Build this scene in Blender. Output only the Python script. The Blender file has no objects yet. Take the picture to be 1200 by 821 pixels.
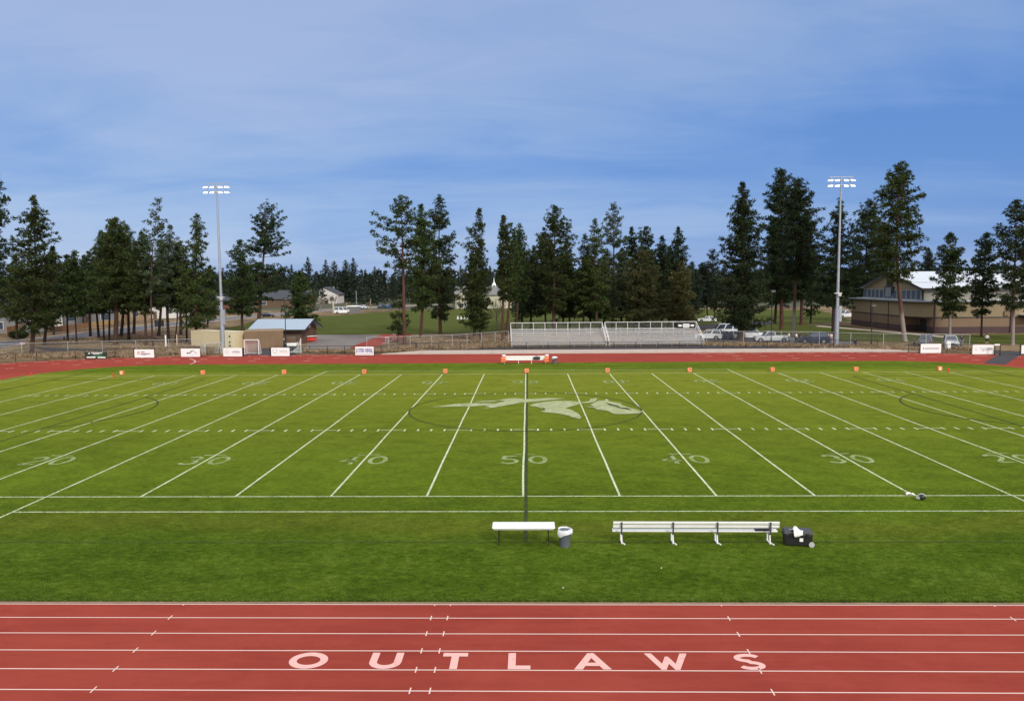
import bpy, bmesh, math, random
import numpy as np
from mathutils import Vector, Matrix

random.seed(7)
PI = math.pi
R = math.radians
SC = bpy.context.scene
COL = SC.collection

# ------------------------------------------------------------------ camera (solved from the field markings)
CAM_P = np.array([0.30855, -36.0627, 10.17047])
YAW, PITCH, ROLL, FPX = -0.0214007, 0.0886755, -0.007425956, 911.787
cy_, sy_, cp_, sp_ = math.cos(YAW), math.sin(YAW), math.cos(PITCH), math.sin(PITCH)
FW = np.array([sy_*cp_, cy_*cp_, -sp_])
R0 = np.array([cy_, -sy_, 0.0]); U0 = np.cross(R0, FW)
RT = math.cos(ROLL)*R0 + math.sin(ROLL)*U0
UP = -math.sin(ROLL)*R0 + math.cos(ROLL)*U0

def ray(x, y):
    return FW*FPX + RT*(x-600.0) + UP*(410.5-y)
def at(x, y, z=0.0):                      # survey: photo point -> point on level z
    d = ray(x, y); t = (z-CAM_P[2])/d[2]
    p = CAM_P + t*d
    return Vector(p)
def atY(x, y, Y):                         # survey: photo point -> point in the vertical plane Y
    d = ray(x, y); t = (Y-CAM_P[1])/d[1]
    return Vector(CAM_P + t*d)
def ppm(p):                               # metres per photo pixel at p
    return float((np.array(p)-CAM_P) @ FW)/FPX

cam_d = bpy.data.cameras.new('camera'); cam = bpy.data.objects.new('camera', cam_d); COL.objects.link(cam)
cam.matrix_world = Matrix(((RT[0], UP[0], -FW[0], CAM_P[0]), (RT[1], UP[1], -FW[1], CAM_P[1]), (RT[2], UP[2], -FW[2], CAM_P[2]), (0, 0, 0, 1)))
cam_d.sensor_width = 36.0; cam_d.lens = FPX/1200*36.0; cam_d.clip_start = 0.1; cam_d.clip_end = 6000
SC.camera = cam

# ------------------------------------------------------------------ materials
def new_mat(name):
    m = bpy.data.materials.new(name); m.use_nodes = True
    nt = m.node_tree; nt.nodes.clear()
    out = nt.nodes.new('ShaderNodeOutputMaterial')
    b = nt.nodes.new('ShaderNodeBsdfPrincipled')
    nt.links.new(b.outputs[0], out.inputs[0])
    return m, nt, b, out
def nd(nt, typ, **kw):
    n = nt.nodes.new(typ)
    for k, v in kw.items(): setattr(n, k, v)
    return n
def noise(nt, vec, scale, detail=4, rough=0.55, sc=(1, 1, 1), dist=0.0):
    mp = nd(nt, 'ShaderNodeMapping'); mp.inputs['Scale'].default_value = sc
    nt.links.new(vec, mp.inputs[0])
    n = nd(nt, 'ShaderNodeTexNoise'); n.inputs['Scale'].default_value = scale
    n.inputs['Detail'].default_value = detail; n.inputs['Roughness'].default_value = rough; n.inputs['Distortion'].default_value = dist
    nt.links.new(mp.outputs[0], n.inputs['Vector'])
    return n.outputs['Fac']
def ramp(nt, fac, stops):
    r = nd(nt, 'ShaderNodeValToRGB'); e = r.color_ramp.elements
    while len(e) > 1: e.remove(e[0])
    first = True
    for p, c in stops:
        if isinstance(c, (int, float)): c = (c, c, c)
        if first: el = e[0]; el.position = p; first = False
        else: el = e.new(p)
        el.color = (*c[:3], 1)
    nt.links.new(fac, r.inputs[0]); return r.outputs[0]
def mix(nt, fac, a, b, mode='MIX'):
    n = nd(nt, 'ShaderNodeMix', data_type='RGBA', blend_type=mode)
    for i, v in ((0, fac), (6, a), (7, b)):
        if hasattr(v, 'is_output'): nt.links.new(v, n.inputs[i])
        elif i == 0: n.inputs[0].default_value = v
        else: n.inputs[i].default_value = (*v[:3], 1)
    return n.outputs[2]
def mth(nt, op, a, b=None, c=None, clamp=False):
    n = nd(nt, 'ShaderNodeMath', operation=op); n.use_clamp = clamp
    for i, v in enumerate((a, b, c)):
        if v is None: continue
        if hasattr(v, 'is_output'): nt.links.new(v, n.inputs[i])
        else: n.inputs[i].default_value = v
    return n.outputs[0]
def bump(nt, b, h, strength, dist=0.02):
    n = nd(nt, 'ShaderNodeBump'); n.inputs['Strength'].default_value = strength; n.inputs['Distance'].default_value = dist
    nt.links.new(h, n.inputs['Height']); nt.links.new(n.outputs[0], b.inputs['Normal'])
def objco(nt): return nd(nt, 'ShaderNodeTexCoord').outputs['Object']

def plain(name, col, rough=0.6, metal=0.0, var=0.12, scale=3.0, bmp=0.0, spec=None):
    m, nt, b, out = new_mat(name)
    co = objco(nt)
    n1 = noise(nt, co, scale, 5); n2 = noise(nt, co, scale*9, 3)
    f = mth(nt, 'ADD', mth(nt, 'MULTIPLY', n1, 0.65), mth(nt, 'MULTIPLY', n2, 0.35))
    lo = tuple(c*(1-var) for c in col); hi = tuple(min(1, c*(1+var)) for c in col)
    nt.links.new(ramp(nt, f, [(0.32, lo), (0.68, hi)]), b.inputs['Base Color'])
    b.inputs['Roughness'].default_value = rough; b.inputs['Metallic'].default_value = metal
    if spec is not None: b.inputs['Specular IOR Level'].default_value = spec
    if bmp: bump(nt, b, n2, bmp)
    return m

def grass_mat(name, kind):
    m, nt, b, out = new_mat(name)
    co = objco(nt)
    big = noise(nt, co, 0.09, 4, 0.6)
    mid = noise(nt, co, 0.6, 5, 0.65, (0.8, 1.2, 1), 0.6)
    fine = noise(nt, co, 5.0, 5, 0.7, (0.7, 1.3, 1))
    blade = noise(nt, co, 22.0, 3, 0.75, (1.6, 0.8, 1))
    if kind == 'field':
        d, l, y = (0.026, 0.057, 0.0025), (0.108, 0.182, 0.0105), (0.215, 0.230, 0.025)
    else:
        d, l, y = (0.036, 0.056, 0.009), (0.076, 0.103, 0.020), (0.135, 0.125, 0.042)
    f = mth(nt, 'ADD', mth(nt, 'ADD', mth(nt, 'MULTIPLY', mid, 0.30), mth(nt, 'MULTIPLY', fine, 0.32)),
            mth(nt, 'ADD', mth(nt, 'MULTIPLY', blade, 0.30), mth(nt, 'MULTIPLY', big, 0.22)))
    f = mth(nt, 'ADD', f, mth(nt, 'MULTIPLY', mth(nt, 'SUBTRACT', noise(nt, co, 3.4, 7, 0.78, (0.8, 1.1, 1), 0.6), 0.5), 0.62))
    c = ramp(nt, f, [(0.44, d), (0.555, tuple(.55*a+.45*e for a, e in zip(d, l))), (0.69, l)])
    sep = nd(nt, 'ShaderNodeSeparateXYZ'); nt.links.new(co, sep.inputs[0])
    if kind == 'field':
        # the playing area is drier and yellower, the strip along the near track a darker green; a worn band behind the benches' fronts
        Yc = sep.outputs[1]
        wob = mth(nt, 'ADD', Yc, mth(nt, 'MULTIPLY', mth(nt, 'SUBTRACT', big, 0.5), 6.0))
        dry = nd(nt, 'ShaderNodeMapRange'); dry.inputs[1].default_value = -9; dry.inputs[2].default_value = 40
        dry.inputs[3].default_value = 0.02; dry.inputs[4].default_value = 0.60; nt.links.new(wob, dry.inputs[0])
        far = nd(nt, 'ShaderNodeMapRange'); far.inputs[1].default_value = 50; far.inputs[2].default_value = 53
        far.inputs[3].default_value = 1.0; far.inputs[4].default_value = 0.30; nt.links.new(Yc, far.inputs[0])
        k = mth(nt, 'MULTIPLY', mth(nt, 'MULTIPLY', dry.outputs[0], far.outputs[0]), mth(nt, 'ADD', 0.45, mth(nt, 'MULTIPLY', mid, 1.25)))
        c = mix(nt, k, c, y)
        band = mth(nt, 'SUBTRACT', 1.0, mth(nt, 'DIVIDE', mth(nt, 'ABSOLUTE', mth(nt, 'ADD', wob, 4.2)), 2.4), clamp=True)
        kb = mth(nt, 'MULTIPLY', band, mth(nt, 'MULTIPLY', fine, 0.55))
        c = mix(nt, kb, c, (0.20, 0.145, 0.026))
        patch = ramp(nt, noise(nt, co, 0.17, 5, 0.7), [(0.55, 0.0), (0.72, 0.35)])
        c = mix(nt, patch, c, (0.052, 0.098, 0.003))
        greener = nd(nt, 'ShaderNodeMapRange'); greener.inputs[1].default_value = 1.0; greener.inputs[2].default_value = -9.5
        greener.inputs[3].default_value = 0.0; greener.inputs[4].default_value = 0.68; nt.links.new(wob, greener.inputs[0])
        c = mix(nt, mth(nt, 'MULTIPLY', greener.outputs[0], mth(nt, 'SUBTRACT', 1.25, mth(nt, 'MULTIPLY', mid, 0.7))), c, ramp(nt, f, [(.44, (0.021, 0.047, 0.0022)), (.58, (0.052, 0.096, 0.0050)), (.70, (0.130, 0.175, 0.030))]))
        # mowing stripes, faint
        w = nd(nt, 'ShaderNodeTexWave'); w.bands_direction = 'Y'; w.inputs['Scale'].default_value = 0.16; w.inputs['Distortion'].default_value = 0.4
        nt.links.new(co, w.inputs[0])
        c = mix(nt, mth(nt, 'MULTIPLY', w.outputs['Fac'], 0.10), c, (0.12, 0.15, 0.01))
    else:
        w = nd(nt, 'ShaderNodeTexWave'); w.bands_direction = 'Y'; w.inputs['Scale'].default_value = 0.05; w.inputs['Distortion'].default_value = 1.5
        nt.links.new(co, w.inputs[0])
        k = mth(nt, 'MULTIPLY', w.outputs['Fac'], 0.5)
        c = mix(nt, k, c, y)
    nt.links.new(c, b.inputs['Base Color'])
    b.inputs['Roughness'].default_value = 0.95; b.inputs['Specular IOR Level'].default_value = 0.03
    h = mth(nt, 'ADD', mth(nt, 'MULTIPLY', fine, 0.7), mth(nt, 'ADD', mth(nt, 'MULTIPLY', blade, 0.5), mid))
    bump(nt, b, h, 0.55, 0.14)
    return m

def ground_mat():
    m, nt, b, out = new_mat('dry_ground')
    co = objco(nt)
    a = noise(nt, co, 0.07, 5, 0.6); c2 = noise(nt, co, 0.55, 6, 0.7, (0.6, 1.4, 1)); c3 = noise(nt, co, 4, 4, 0.7)
    duff = ramp(nt, c2, [(0.35, (0.070, 0.040, 0.026)), (0.65, (0.15, 0.088, 0.058))])
    straw = ramp(nt, c3, [(0.3, (0.15, 0.105, 0.055)), (0.7, (0.34, 0.26, 0.15))])
    f = ramp(nt, mth(nt, 'ADD', mth(nt, 'MULTIPLY', a, 0.5), mth(nt, 'MULTIPLY', c2, 0.5)), [(0.44, 0), (0.55, 1)])
    nt.links.new(mix(nt, f, duff, straw), b.inputs['Base Color'])
    b.inputs['Roughness'].default_value = 0.95; b.inputs['Specular IOR Level'].default_value = 0.1
    bump(nt, b, c3, 0.6, 0.2); return m

def track_mat():
    m, nt, b, out = new_mat('red_rubber')
    co = objco(nt)
    a = noise(nt, co, 0.10, 4, 0.6); s = noise(nt, co, 0.5, 6, 0.7, (0.5, 2.2, 1)); g = noise(nt, co, 40, 3, 0.8)
    c = ramp(nt, mth(nt, 'ADD', mth(nt, 'MULTIPLY', a, 0.5), mth(nt, 'MULTIPLY', s, 0.5)), [(0.36, (0.248, 0.038, 0.026)), (0.66, (0.350, 0.064, 0.041))])
    c = mix(nt, ramp(nt, g, [(0.35, 0.30), (0.65, 0.0)]), c, (0.17, 0.026, 0.024))
    c = mix(nt, ramp(nt, noise(nt, co, 1.7, 6, 0.75), [(0.66, 0.0), (0.78, 0.35)]), c, (0.16, 0.035, 0.03))
    c = mix(nt, ramp(nt, noise(nt, co, 9, 3, 0.6), [(0.735, 0.0), (0.76, 0.5)]), c, (0.55, 0.25, 0.2))
    sc = noise(nt, co, 0.8, 7, 0.8, (0.25, 3.5, 1), 1.2)
    c = mix(nt, ramp(nt, sc, [(0.57, 0.0), (0.70, 0.45)]), c, (0.10, 0.020, 0.018))
    c = mix(nt, ramp(nt, noise(nt, co, 0.35, 6, 0.75, (1, 1, 1), 0.8), [(0.50, 0.0), (0.72, 0.28)]), c, (0.40, 0.075, 0.058))
    nt.links.new(c, b.inputs['Base Color'])
    b.inputs['Roughness'].default_value = 0.9; b.inputs['Specular IOR Level'].default_value = 0.08
    bump(nt, b, g, 0.4, 0.01); return m

def paint_mat(name, col, under, lo, hi, scale=14):
    # worn paint: the blades or the rubber below show through
    m, nt, b, out = new_mat(name)
    co = objco(nt)
    n = mth(nt, 'ADD', mth(nt, 'MULTIPLY', noise(nt, co, scale, 4, 0.7), 0.6), mth(nt, 'MULTIPLY', noise(nt, co, 1.3, 4, 0.6), 0.4))
    nt.links.new(mix(nt, ramp(nt, n, [(lo, 0.0), (hi, 1.0)]), under, col), b.inputs['Base Color'])
    b.inputs['Roughness'].default_value = 0.8; b.inputs['Specular IOR Level'].default_value = 0.2
    return m

def needle_mat(name, dark, light, brown, kb):
    m, nt, b, out = new_mat(name)
    geo = nd(nt, 'ShaderNodeNewGeometry'); oi = nd(nt, 'ShaderNodeObjectInfo')
    rnd = geo.outputs['Random Per Island']
    c = ramp(nt, rnd, [(0.0, dark), (1.0, light)])
    co = objco(nt)
    cl = ramp(nt, noise(nt, co, 0.55, 3, 0.6), [(0.42, 0.0), (0.66, 1.0)])
    c = mix(nt, mth(nt, 'MULTIPLY', cl, 0.6), c, tuple(x*1.35 for x in light))
    tip = ramp(nt, mth(nt, 'FRACT', mth(nt, 'MULTIPLY', rnd, 37.7)), [(1-kb, 0.0), (1-kb+0.02, 0.75)])
    c = mix(nt, tip, c, brown)
    hs = nd(nt, 'ShaderNodeHueSaturation'); nt.links.new(c, hs.inputs['Color'])
    mr = nd(nt, 'ShaderNodeMapRange'); mr.inputs[3].default_value = 0.8; mr.inputs[4].default_value = 1.25
    nt.links.new(oi.outputs['Random'], mr.inputs[0]); nt.links.new(mr.outputs[0], hs.inputs['Value'])
    mr2 = nd(nt, 'ShaderNodeMapRange'); mr2.inputs[3].default_value = 0.485; mr2.inputs[4].default_value = 0.51
    nt.links.new(mth(nt, 'FRACT', mth(nt, 'MULTIPLY', oi.outputs['Random'], 7.3)), mr2.inputs[0]); nt.links.new(mr2.outputs[0], hs.inputs['Hue'])
    nt.links.new(hs.outputs[0], b.inputs['Base Color'])
    b.inputs['Roughness'].default_value = 0.65; b.inputs['Specular IOR Level'].default_value = 0.2
    tr = nd(nt, 'ShaderNodeBsdfTranslucent'); nt.links.new(hs.outputs[0], tr.inputs[0])
    mx = nd(nt, 'ShaderNodeMixShader'); mx.inputs[0].default_value = 0.22
    nt.links.new(b.outputs[0], mx.inputs[1]); nt.links.new(tr.outputs[0], mx.inputs[2]); nt.links.new(mx.outputs[0], out.inputs[0])
    return m

def bark_mat(name, a, c, grey_to=0.0):
    m, nt, b, out = new_mat(name)
    co = objco(nt)
    n = noise(nt, co, 2.2, 5, 0.7, (2.5, 2.5, 0.6)); v = noise(nt, co, 0.4, 3)
    col = ramp(nt, mth(nt, 'ADD', mth(nt, 'MULTIPLY', n, 0.7), mth(nt, 'MULTIPLY', v, 0.3)), [(0.35, a), (0.65, c)])
    if grey_to:
        sep = nd(nt, 'ShaderNodeSeparateXYZ'); nt.links.new(co, sep.inputs[0])
        z = mth(nt, 'ADD', sep.outputs[2], mth(nt, 'MULTIPLY', n, 3.0))
        k = nd(nt, 'ShaderNodeMapRange'); k.inputs[1].default_value = grey_to+0.8; k.inputs[2].default_value = grey_to+2.2
        k.inputs[3].default_value = 0.9; k.inputs[4].default_value = 0.0; nt.links.new(z, k.inputs[0])
        col = mix(nt, k.outputs[0], col, (0.26, 0.22, 0.20))
    nt.links.new(col, b.inputs['Base Color'])
    b.inputs['Roughness'].default_value = 0.95; bump(nt, b, n, 0.8, 0.08); return m

def link_mat(name, col, dens):
    # chain-link netting: two families of diagonal wires
    m, nt, b, out = new_mat(name)
    co = objco(nt)
    sep = nd(nt, 'ShaderNodeSeparateXYZ'); nt.links.new(co, sep.inputs[0])
    s = mth(nt, 'ADD', sep.outputs[0], mth(nt, 'MULTIPLY', sep.outputs[1], 0.97))
    k = 1/0.075
    def wires(sign):
        t = mth(nt, 'MULTIPLY', mth(nt, 'ADD', s, mth(nt, 'MULTIPLY', sep.outputs[2], sign)), k)
        return mth(nt, 'LESS_THAN', mth(nt, 'FRACT', t), dens)
    a = mth(nt, 'MAXIMUM', wires(1.0), wires(-1.0))
    b.inputs['Base Color'].default_value = (*col, 1); b.inputs['Roughness'].default_value = 0.5; b.inputs['Metallic'].default_value = 0.3
    tr = nd(nt, 'ShaderNodeBsdfTransparent'); mx = nd(nt, 'ShaderNodeMixShader')
    nt.links.new(a, mx.inputs[0]); nt.links.new(tr.outputs[0], mx.inputs[1]); nt.links.new(b.outputs[0], mx.inputs[2]); nt.links.new(mx.outputs[0], out.inputs[0])
    return m

def ribbed(name, col, axis, pitch, rough=0.4, metal=0.0, depth=0.5, dark=0.82):
    m, nt, b, out = new_mat(name)
    co = objco(nt)
    w = nd(nt, 'ShaderNodeTexWave'); w.bands_direction = axis; w.inputs['Scale'].default_value = 0.314/pitch; nt.links.new(co, w.inputs[0])
    n = noise(nt, co, 1.2, 5)
    c = mix(nt, ramp(nt, n, [(0.35, 0.0), (0.7, 1.0)]), tuple(x*dark for x in col), col)
    nt.links.new(c, b.inputs['Base Color']); b.inputs['Roughness'].default_value = rough; b.inputs['Metallic'].default_value = metal
    bump(nt, b, w.outputs['Fac'], depth, 0.06); return m

def emit_mat(name, col, s):
    m, nt, b, out = new_mat(name)
    co = objco(nt)
    b.inputs['Base Color'].default_value = (0.85, 0.87, 0.9, 1)
    n = noise(nt, co, 3.0)
    c = ramp(nt, n, [(0.2, tuple(x*0.9 for x in col)), (0.8, col)])
    nt.links.new(c, b.inputs['Emission Color']); b.inputs['Emission Strength'].default_value = s
    return m

M = {}
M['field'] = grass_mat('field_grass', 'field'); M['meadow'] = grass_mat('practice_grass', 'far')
M['ground'] = ground_mat(); M['track'] = track_mat()
M['white_line'] = paint_mat('white_field_paint', (0.62, 0.66, 0.47), (0.14, 0.19, 0.03), 0.30, 0.56)
M['worn_white'] = paint_mat('worn_white_field_paint', (0.44, 0.50, 0.29), (0.12, 0.18, 0.018), 0.42, 0.66)
M['emblem'] = paint_mat('emblem_paint', (0.46, 0.49, 0.31), (0.18, 0.22, 0.06), 0.36, 0.64, 9)
M['black_line'] = paint_mat('black_field_paint', (0.020, 0.026, 0.008), (0.06, 0.09, 0.006), 0.30, 0.62)
M['faint_black'] = paint_mat('faint_black_field_paint', (0.028, 0.046, 0.004), (0.07, 0.11, 0.006), 0.38, 0.62)
M['lane_white'] = paint_mat('lane_paint', (0.74, 0.56, 0.50), (0.42, 0.12, 0.10), 0.20, 0.36)
M['letter_paint'] = paint_mat('pink_white_track_paint', (0.72, 0.43, 0.39), (0.52, 0.22, 0.19), 0.28, 0.46, 9)
M['asphalt'] = plain('asphalt', (0.034, 0.031, 0.034), 0.9, 0, 0.25, 0.6, 0.3)
M['road'] = plain('worn_asphalt', (0.105, 0.105, 0.115), 0.9, 0, 0.18, 0.4, 0.2)
M['concrete'] = plain('concrete', (0.44, 0.36, 0.31), 0.9, 0, 0.18, 0.9, 0.2)
M['kerb'] = plain('kerb_concrete', (0.26, 0.17, 0.12), 0.9, 0, 0.25, 1.5, 0.2)
M['white_paint'] = plain('white_paint', (0.78, 0.78, 0.77), 0.5, 0, 0.05)
M['white_cloth'] = plain('white_cloth', (0.80, 0.80, 0.78), 0.8, 0, 0.05, 8, 0.2)
M['white_plastic'] = plain('white_plastic', (0.80, 0.80, 0.79), 0.35, 0, 0.03)
M['banner'] = plain('banner_vinyl', (0.78, 0.78, 0.78), 0.5, 0, 0.03)
M['alu'] = plain('aluminium', (0.74, 0.73, 0.73), 0.42, 0.15, 0.08, 2)
M['alu_bright'] = plain('bench_aluminium', (0.74, 0.74, 0.72), 0.4, 0.15, 0.05, 2)
M['galv'] = plain('galvanised_steel', (0.33, 0.36, 0.41), 0.5, 0.4, 0.12, 1.5)
M['galv_light'] = plain('galvanised_pipe', (0.50, 0.50, 0.50), 0.5, 0.3, 0.1)
M['black'] = plain('black_plastic', (0.013, 0.013, 0.015), 0.45, 0, 0.25)
M['black_metal'] = plain('black_metal', (0.018, 0.018, 0.02), 0.45, 0.2, 0.2)
M['charcoal'] = plain('charcoal_lid', (0.055, 0.055, 0.062), 0.45, 0, 0.2)
M['grey_plastic'] = plain('grey_plastic', (0.11, 0.125, 0.15), 0.5, 0, 0.1)
M['liner'] = plain('bin_liner', (0.74, 0.75, 0.80), 0.3, 0, 0.1, 9, 0.5)
M['orange'] = plain('orange_plastic', (0.72, 0.17, 0.065), 0.45, 0, 0.08)
M['red'] = plain('red_plastic', (0.62, 0.045, 0.03), 0.45, 0, 0.1)
M['pale_orange'] = plain('pale_orange', (0.80, 0.42, 0.22), 0.5, 0, 0.05)
M['cream'] = ribbed('cream_corrugated', (0.62, 0.53, 0.34), 'X', 0.28, 0.6, 0, 0.5, 0.92)
M['cream_flat'] = plain('cream_door', (0.64, 0.58, 0.40), 0.6)
M['brown_box'] = ribbed('brown_corrugated', (0.20, 0.125, 0.07), 'X', 0.28, 0.7, 0, 0.5)
M['brown_side'] = plain('dark_brown_panel', (0.11, 0.065, 0.038), 0.7, 0, 0.2, 1)
M['shed_wall'] = ribbed('shed_siding', (0.12, 0.082, 0.058), 'X', 0.3, 0.8, 0, 0.4)
M['shed_red'] = plain('shed_red_siding', (0.13, 0.06, 0.042), 0.8, 0, 0.15)
M['blue_roof'] = ribbed('blue_grey_metal_roof', (0.36, 0.45, 0.56), 'X', 0.4, 0.35, 0.2, 0.5, 0.94)
M['trim_dark'] = plain('dark_trim', (0.03, 0.026, 0.026), 0.6)
M['gym_tan'] = plain('tan_masonry', (0.265, 0.208, 0.128), 0.85, 0, 0.06, 0.4)
M['gym_brown'] = plain('brown_masonry', (0.205, 0.137, 0.088), 0.85, 0, 0.08, 0.4)
M['gym_base'] = plain('maroon_masonry', (0.072, 0.042, 0.044), 0.85, 0, 0.1, 0.4)
M['gym_pale'] = plain('pale_panel', (0.25, 0.235, 0.20), 0.7, 0, 0.06)
M['gym_roof'] = ribbed('white_metal_roof', (0.62, 0.66, 0.72), 'X', 0.6, 0.45, 0.1, 0.35, 0.95)
M['gym_eave'] = plain('grey_metal_edge', (0.30, 0.33, 0.37), 0.5, 0.2)
M['glass'] = plain('dark_glass', (0.045, 0.06, 0.085), 0.12, 0, 0.2, 0.5, 0, 0.8)
M['pale_glass'] = plain('clerestory_glass', (0.10, 0.13, 0.175), 0.15, 0, 0.2, 0.5, 0, 0.8)
M['slate'] = plain('slate_shingle', (0.045, 0.05, 0.066), 0.85, 0, 0.2, 3, 0.4)
M['house_grey'] = plain('grey_siding', (0.17, 0.17, 0.17), 0.8)
M['house_white'] = plain('white_siding', (0.62, 0.60, 0.58), 0.8)
M['house_tan'] = plain('tan_siding', (0.25, 0.17, 0.095), 0.8)
M['house_cream'] = plain('cream_siding', (0.46, 0.44, 0.32), 0.8)
M['cedar'] = ribbed('cedar_boards', (0.27, 0.14, 0.06), 'X', 0.15, 0.85, 0, 0.4)
M['yellow_wood'] = plain('yellow_wood', (0.40, 0.26, 0.10), 0.85)
M['tyre'] = plain('tyre_rubber', (0.014, 0.014, 0.015), 0.8)
M['rim'] = plain('wheel_rim', (0.35, 0.35, 0.36), 0.35, 0.6)
M['car_white'] = plain('white_car_paint', (0.74, 0.75, 0.77), 0.25, 0, 0.03)
M['car_silver'] = plain('silver_car_paint', (0.50, 0.52, 0.55), 0.28, 0.3, 0.04)
M['car_navy'] = plain('navy_car_paint', (0.030, 0.045, 0.085), 0.22, 0.1, 0.06)
M['car_blue'] = plain('blue_car_paint', (0.045, 0.09, 0.20), 0.22, 0.1, 0.06)
M['car_steel'] = plain('steel_blue_car_paint', (0.12, 0.15, 0.19), 0.25, 0.2, 0.06)
M['car_black'] = plain('black_car_paint', (0.016, 0.016, 0.018), 0.22, 0.1, 0.06)
M['lamp_glass'] = plain('lamp_glass', (0.75, 0.72, 0.66), 0.15)
M['tail_red'] = plain('tail_lamp', (0.40, 0.02, 0.02), 0.2)
M['skin'] = plain('skin', (0.46, 0.26, 0.18), 0.6, 0, 0.05)
M['hair'] = plain('dark_hair', (0.035, 0.022, 0.015), 0.7)
M['shirt_white'] = plain('white_shirt', (0.78, 0.78, 0.78), 0.8, 0, 0.04)
M['shirt_black'] = plain('black_shirt', (0.018, 0.018, 0.02), 0.8)
M['shirt_pink'] = plain('pale_pink_shirt', (0.62, 0.44, 0.38), 0.8)
M['shorts_black'] = plain('black_shorts', (0.015, 0.015, 0.018), 0.8)
M['shorts_grey'] = plain('grey_shorts', (0.16, 0.16, 0.18), 0.8)
M['net'] = link_mat('white_net', (0.72, 0.72, 0.70), 0.22)
M['pink_net'] = link_mat('pink_net', (0.78, 0.60, 0.56), 0.45)
M['green_net'] = link_mat('pale_green_net', (0.52, 0.58, 0.52), 0.36)
M['black_link'] = link_mat('black_chain_link', (0.014, 0.014, 0.015), 0.055)
M['grey_link'] = link_mat('grey_chain_link', (0.32, 0.32, 0.32), 0.045)
M['flood'] = emit_mat('lit_floodlight', (0.95, 0.98, 1.0), 1.0)
M['green_sign'] = plain('dark_green_sign', (0.012, 0.035, 0.022), 0.5)
M['green_mark'] = plain('green_mark', (0.03, 0.30, 0.12), 0.5)
M['navy_ink'] = plain('navy_ink', (0.035, 0.07, 0.30), 0.5)
M['grey_ink'] = plain('grey_ink', (0.42, 0.46, 0.48), 0.5)
M['dark_ink'] = plain('dark_ink', (0.06, 0.06, 0.07), 0.5)
M['red_ink'] = plain('red_ink', (0.60, 0.03, 0.03), 0.5)
M['straw'] = needle_mat('dry_straw', (0.20, 0.14, 0.075), (0.42, 0.33, 0.20), (0.12, 0.075, 0.045), 0.15)
M['turf'] = needle_mat('turf_blades', (0.040, 0.074, 0.006), (0.088, 0.128, 0.016), (0.13, 0.145, 0.04), 0.05)
M['twig'] = plain('bare_twigs', (0.20, 0.16, 0.13), 0.9)
M['shrub'] = needle_mat('shrub_leaves', (0.018, 0.03, 0.012), (0.045, 0.065, 0.022), (0.07, 0.06, 0.03), 0.04)
NEED = {
 'dark':  needle_mat('dark_pine_needles',  (0.008, 0.017, 0.006), (0.036, 0.058, 0.020), (0.075, 0.055, 0.026), 0.03),
 'mid':   needle_mat('mid_pine_needles',   (0.012, 0.025, 0.006), (0.056, 0.086, 0.022), (0.10, 0.075, 0.030), 0.04),
 'olive': needle_mat('olive_pine_needles', (0.021, 0.026, 0.008), (0.080, 0.085, 0.029), (0.13, 0.085, 0.040), 0.12),
 'grey':  needle_mat('grey_pine_needles',  (0.018, 0.031, 0.017), (0.075, 0.104, 0.050), (0.12, 0.095, 0.07), 0.10),
 'blue':  needle_mat('far_pine_needles',   (0.012, 0.022, 0.014), (0.040, 0.058, 0.036), (0.07, 0.06, 0.04), 0.03),
}
BARK = {
 'brown': bark_mat('brown_bark', (0.030, 0.016, 0.011), (0.085, 0.045, 0.030)),
 'red':   bark_mat('red_bark', (0.042, 0.017, 0.012), (0.115, 0.050, 0.033)),
 'dark':  bark_mat('dark_bark', (0.016, 0.011, 0.009), (0.050, 0.030, 0.024)),
 'grey':  bark_mat('grey_footed_bark', (0.055, 0.026, 0.017), (0.125, 0.064, 0.044), 4.5),
}

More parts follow.
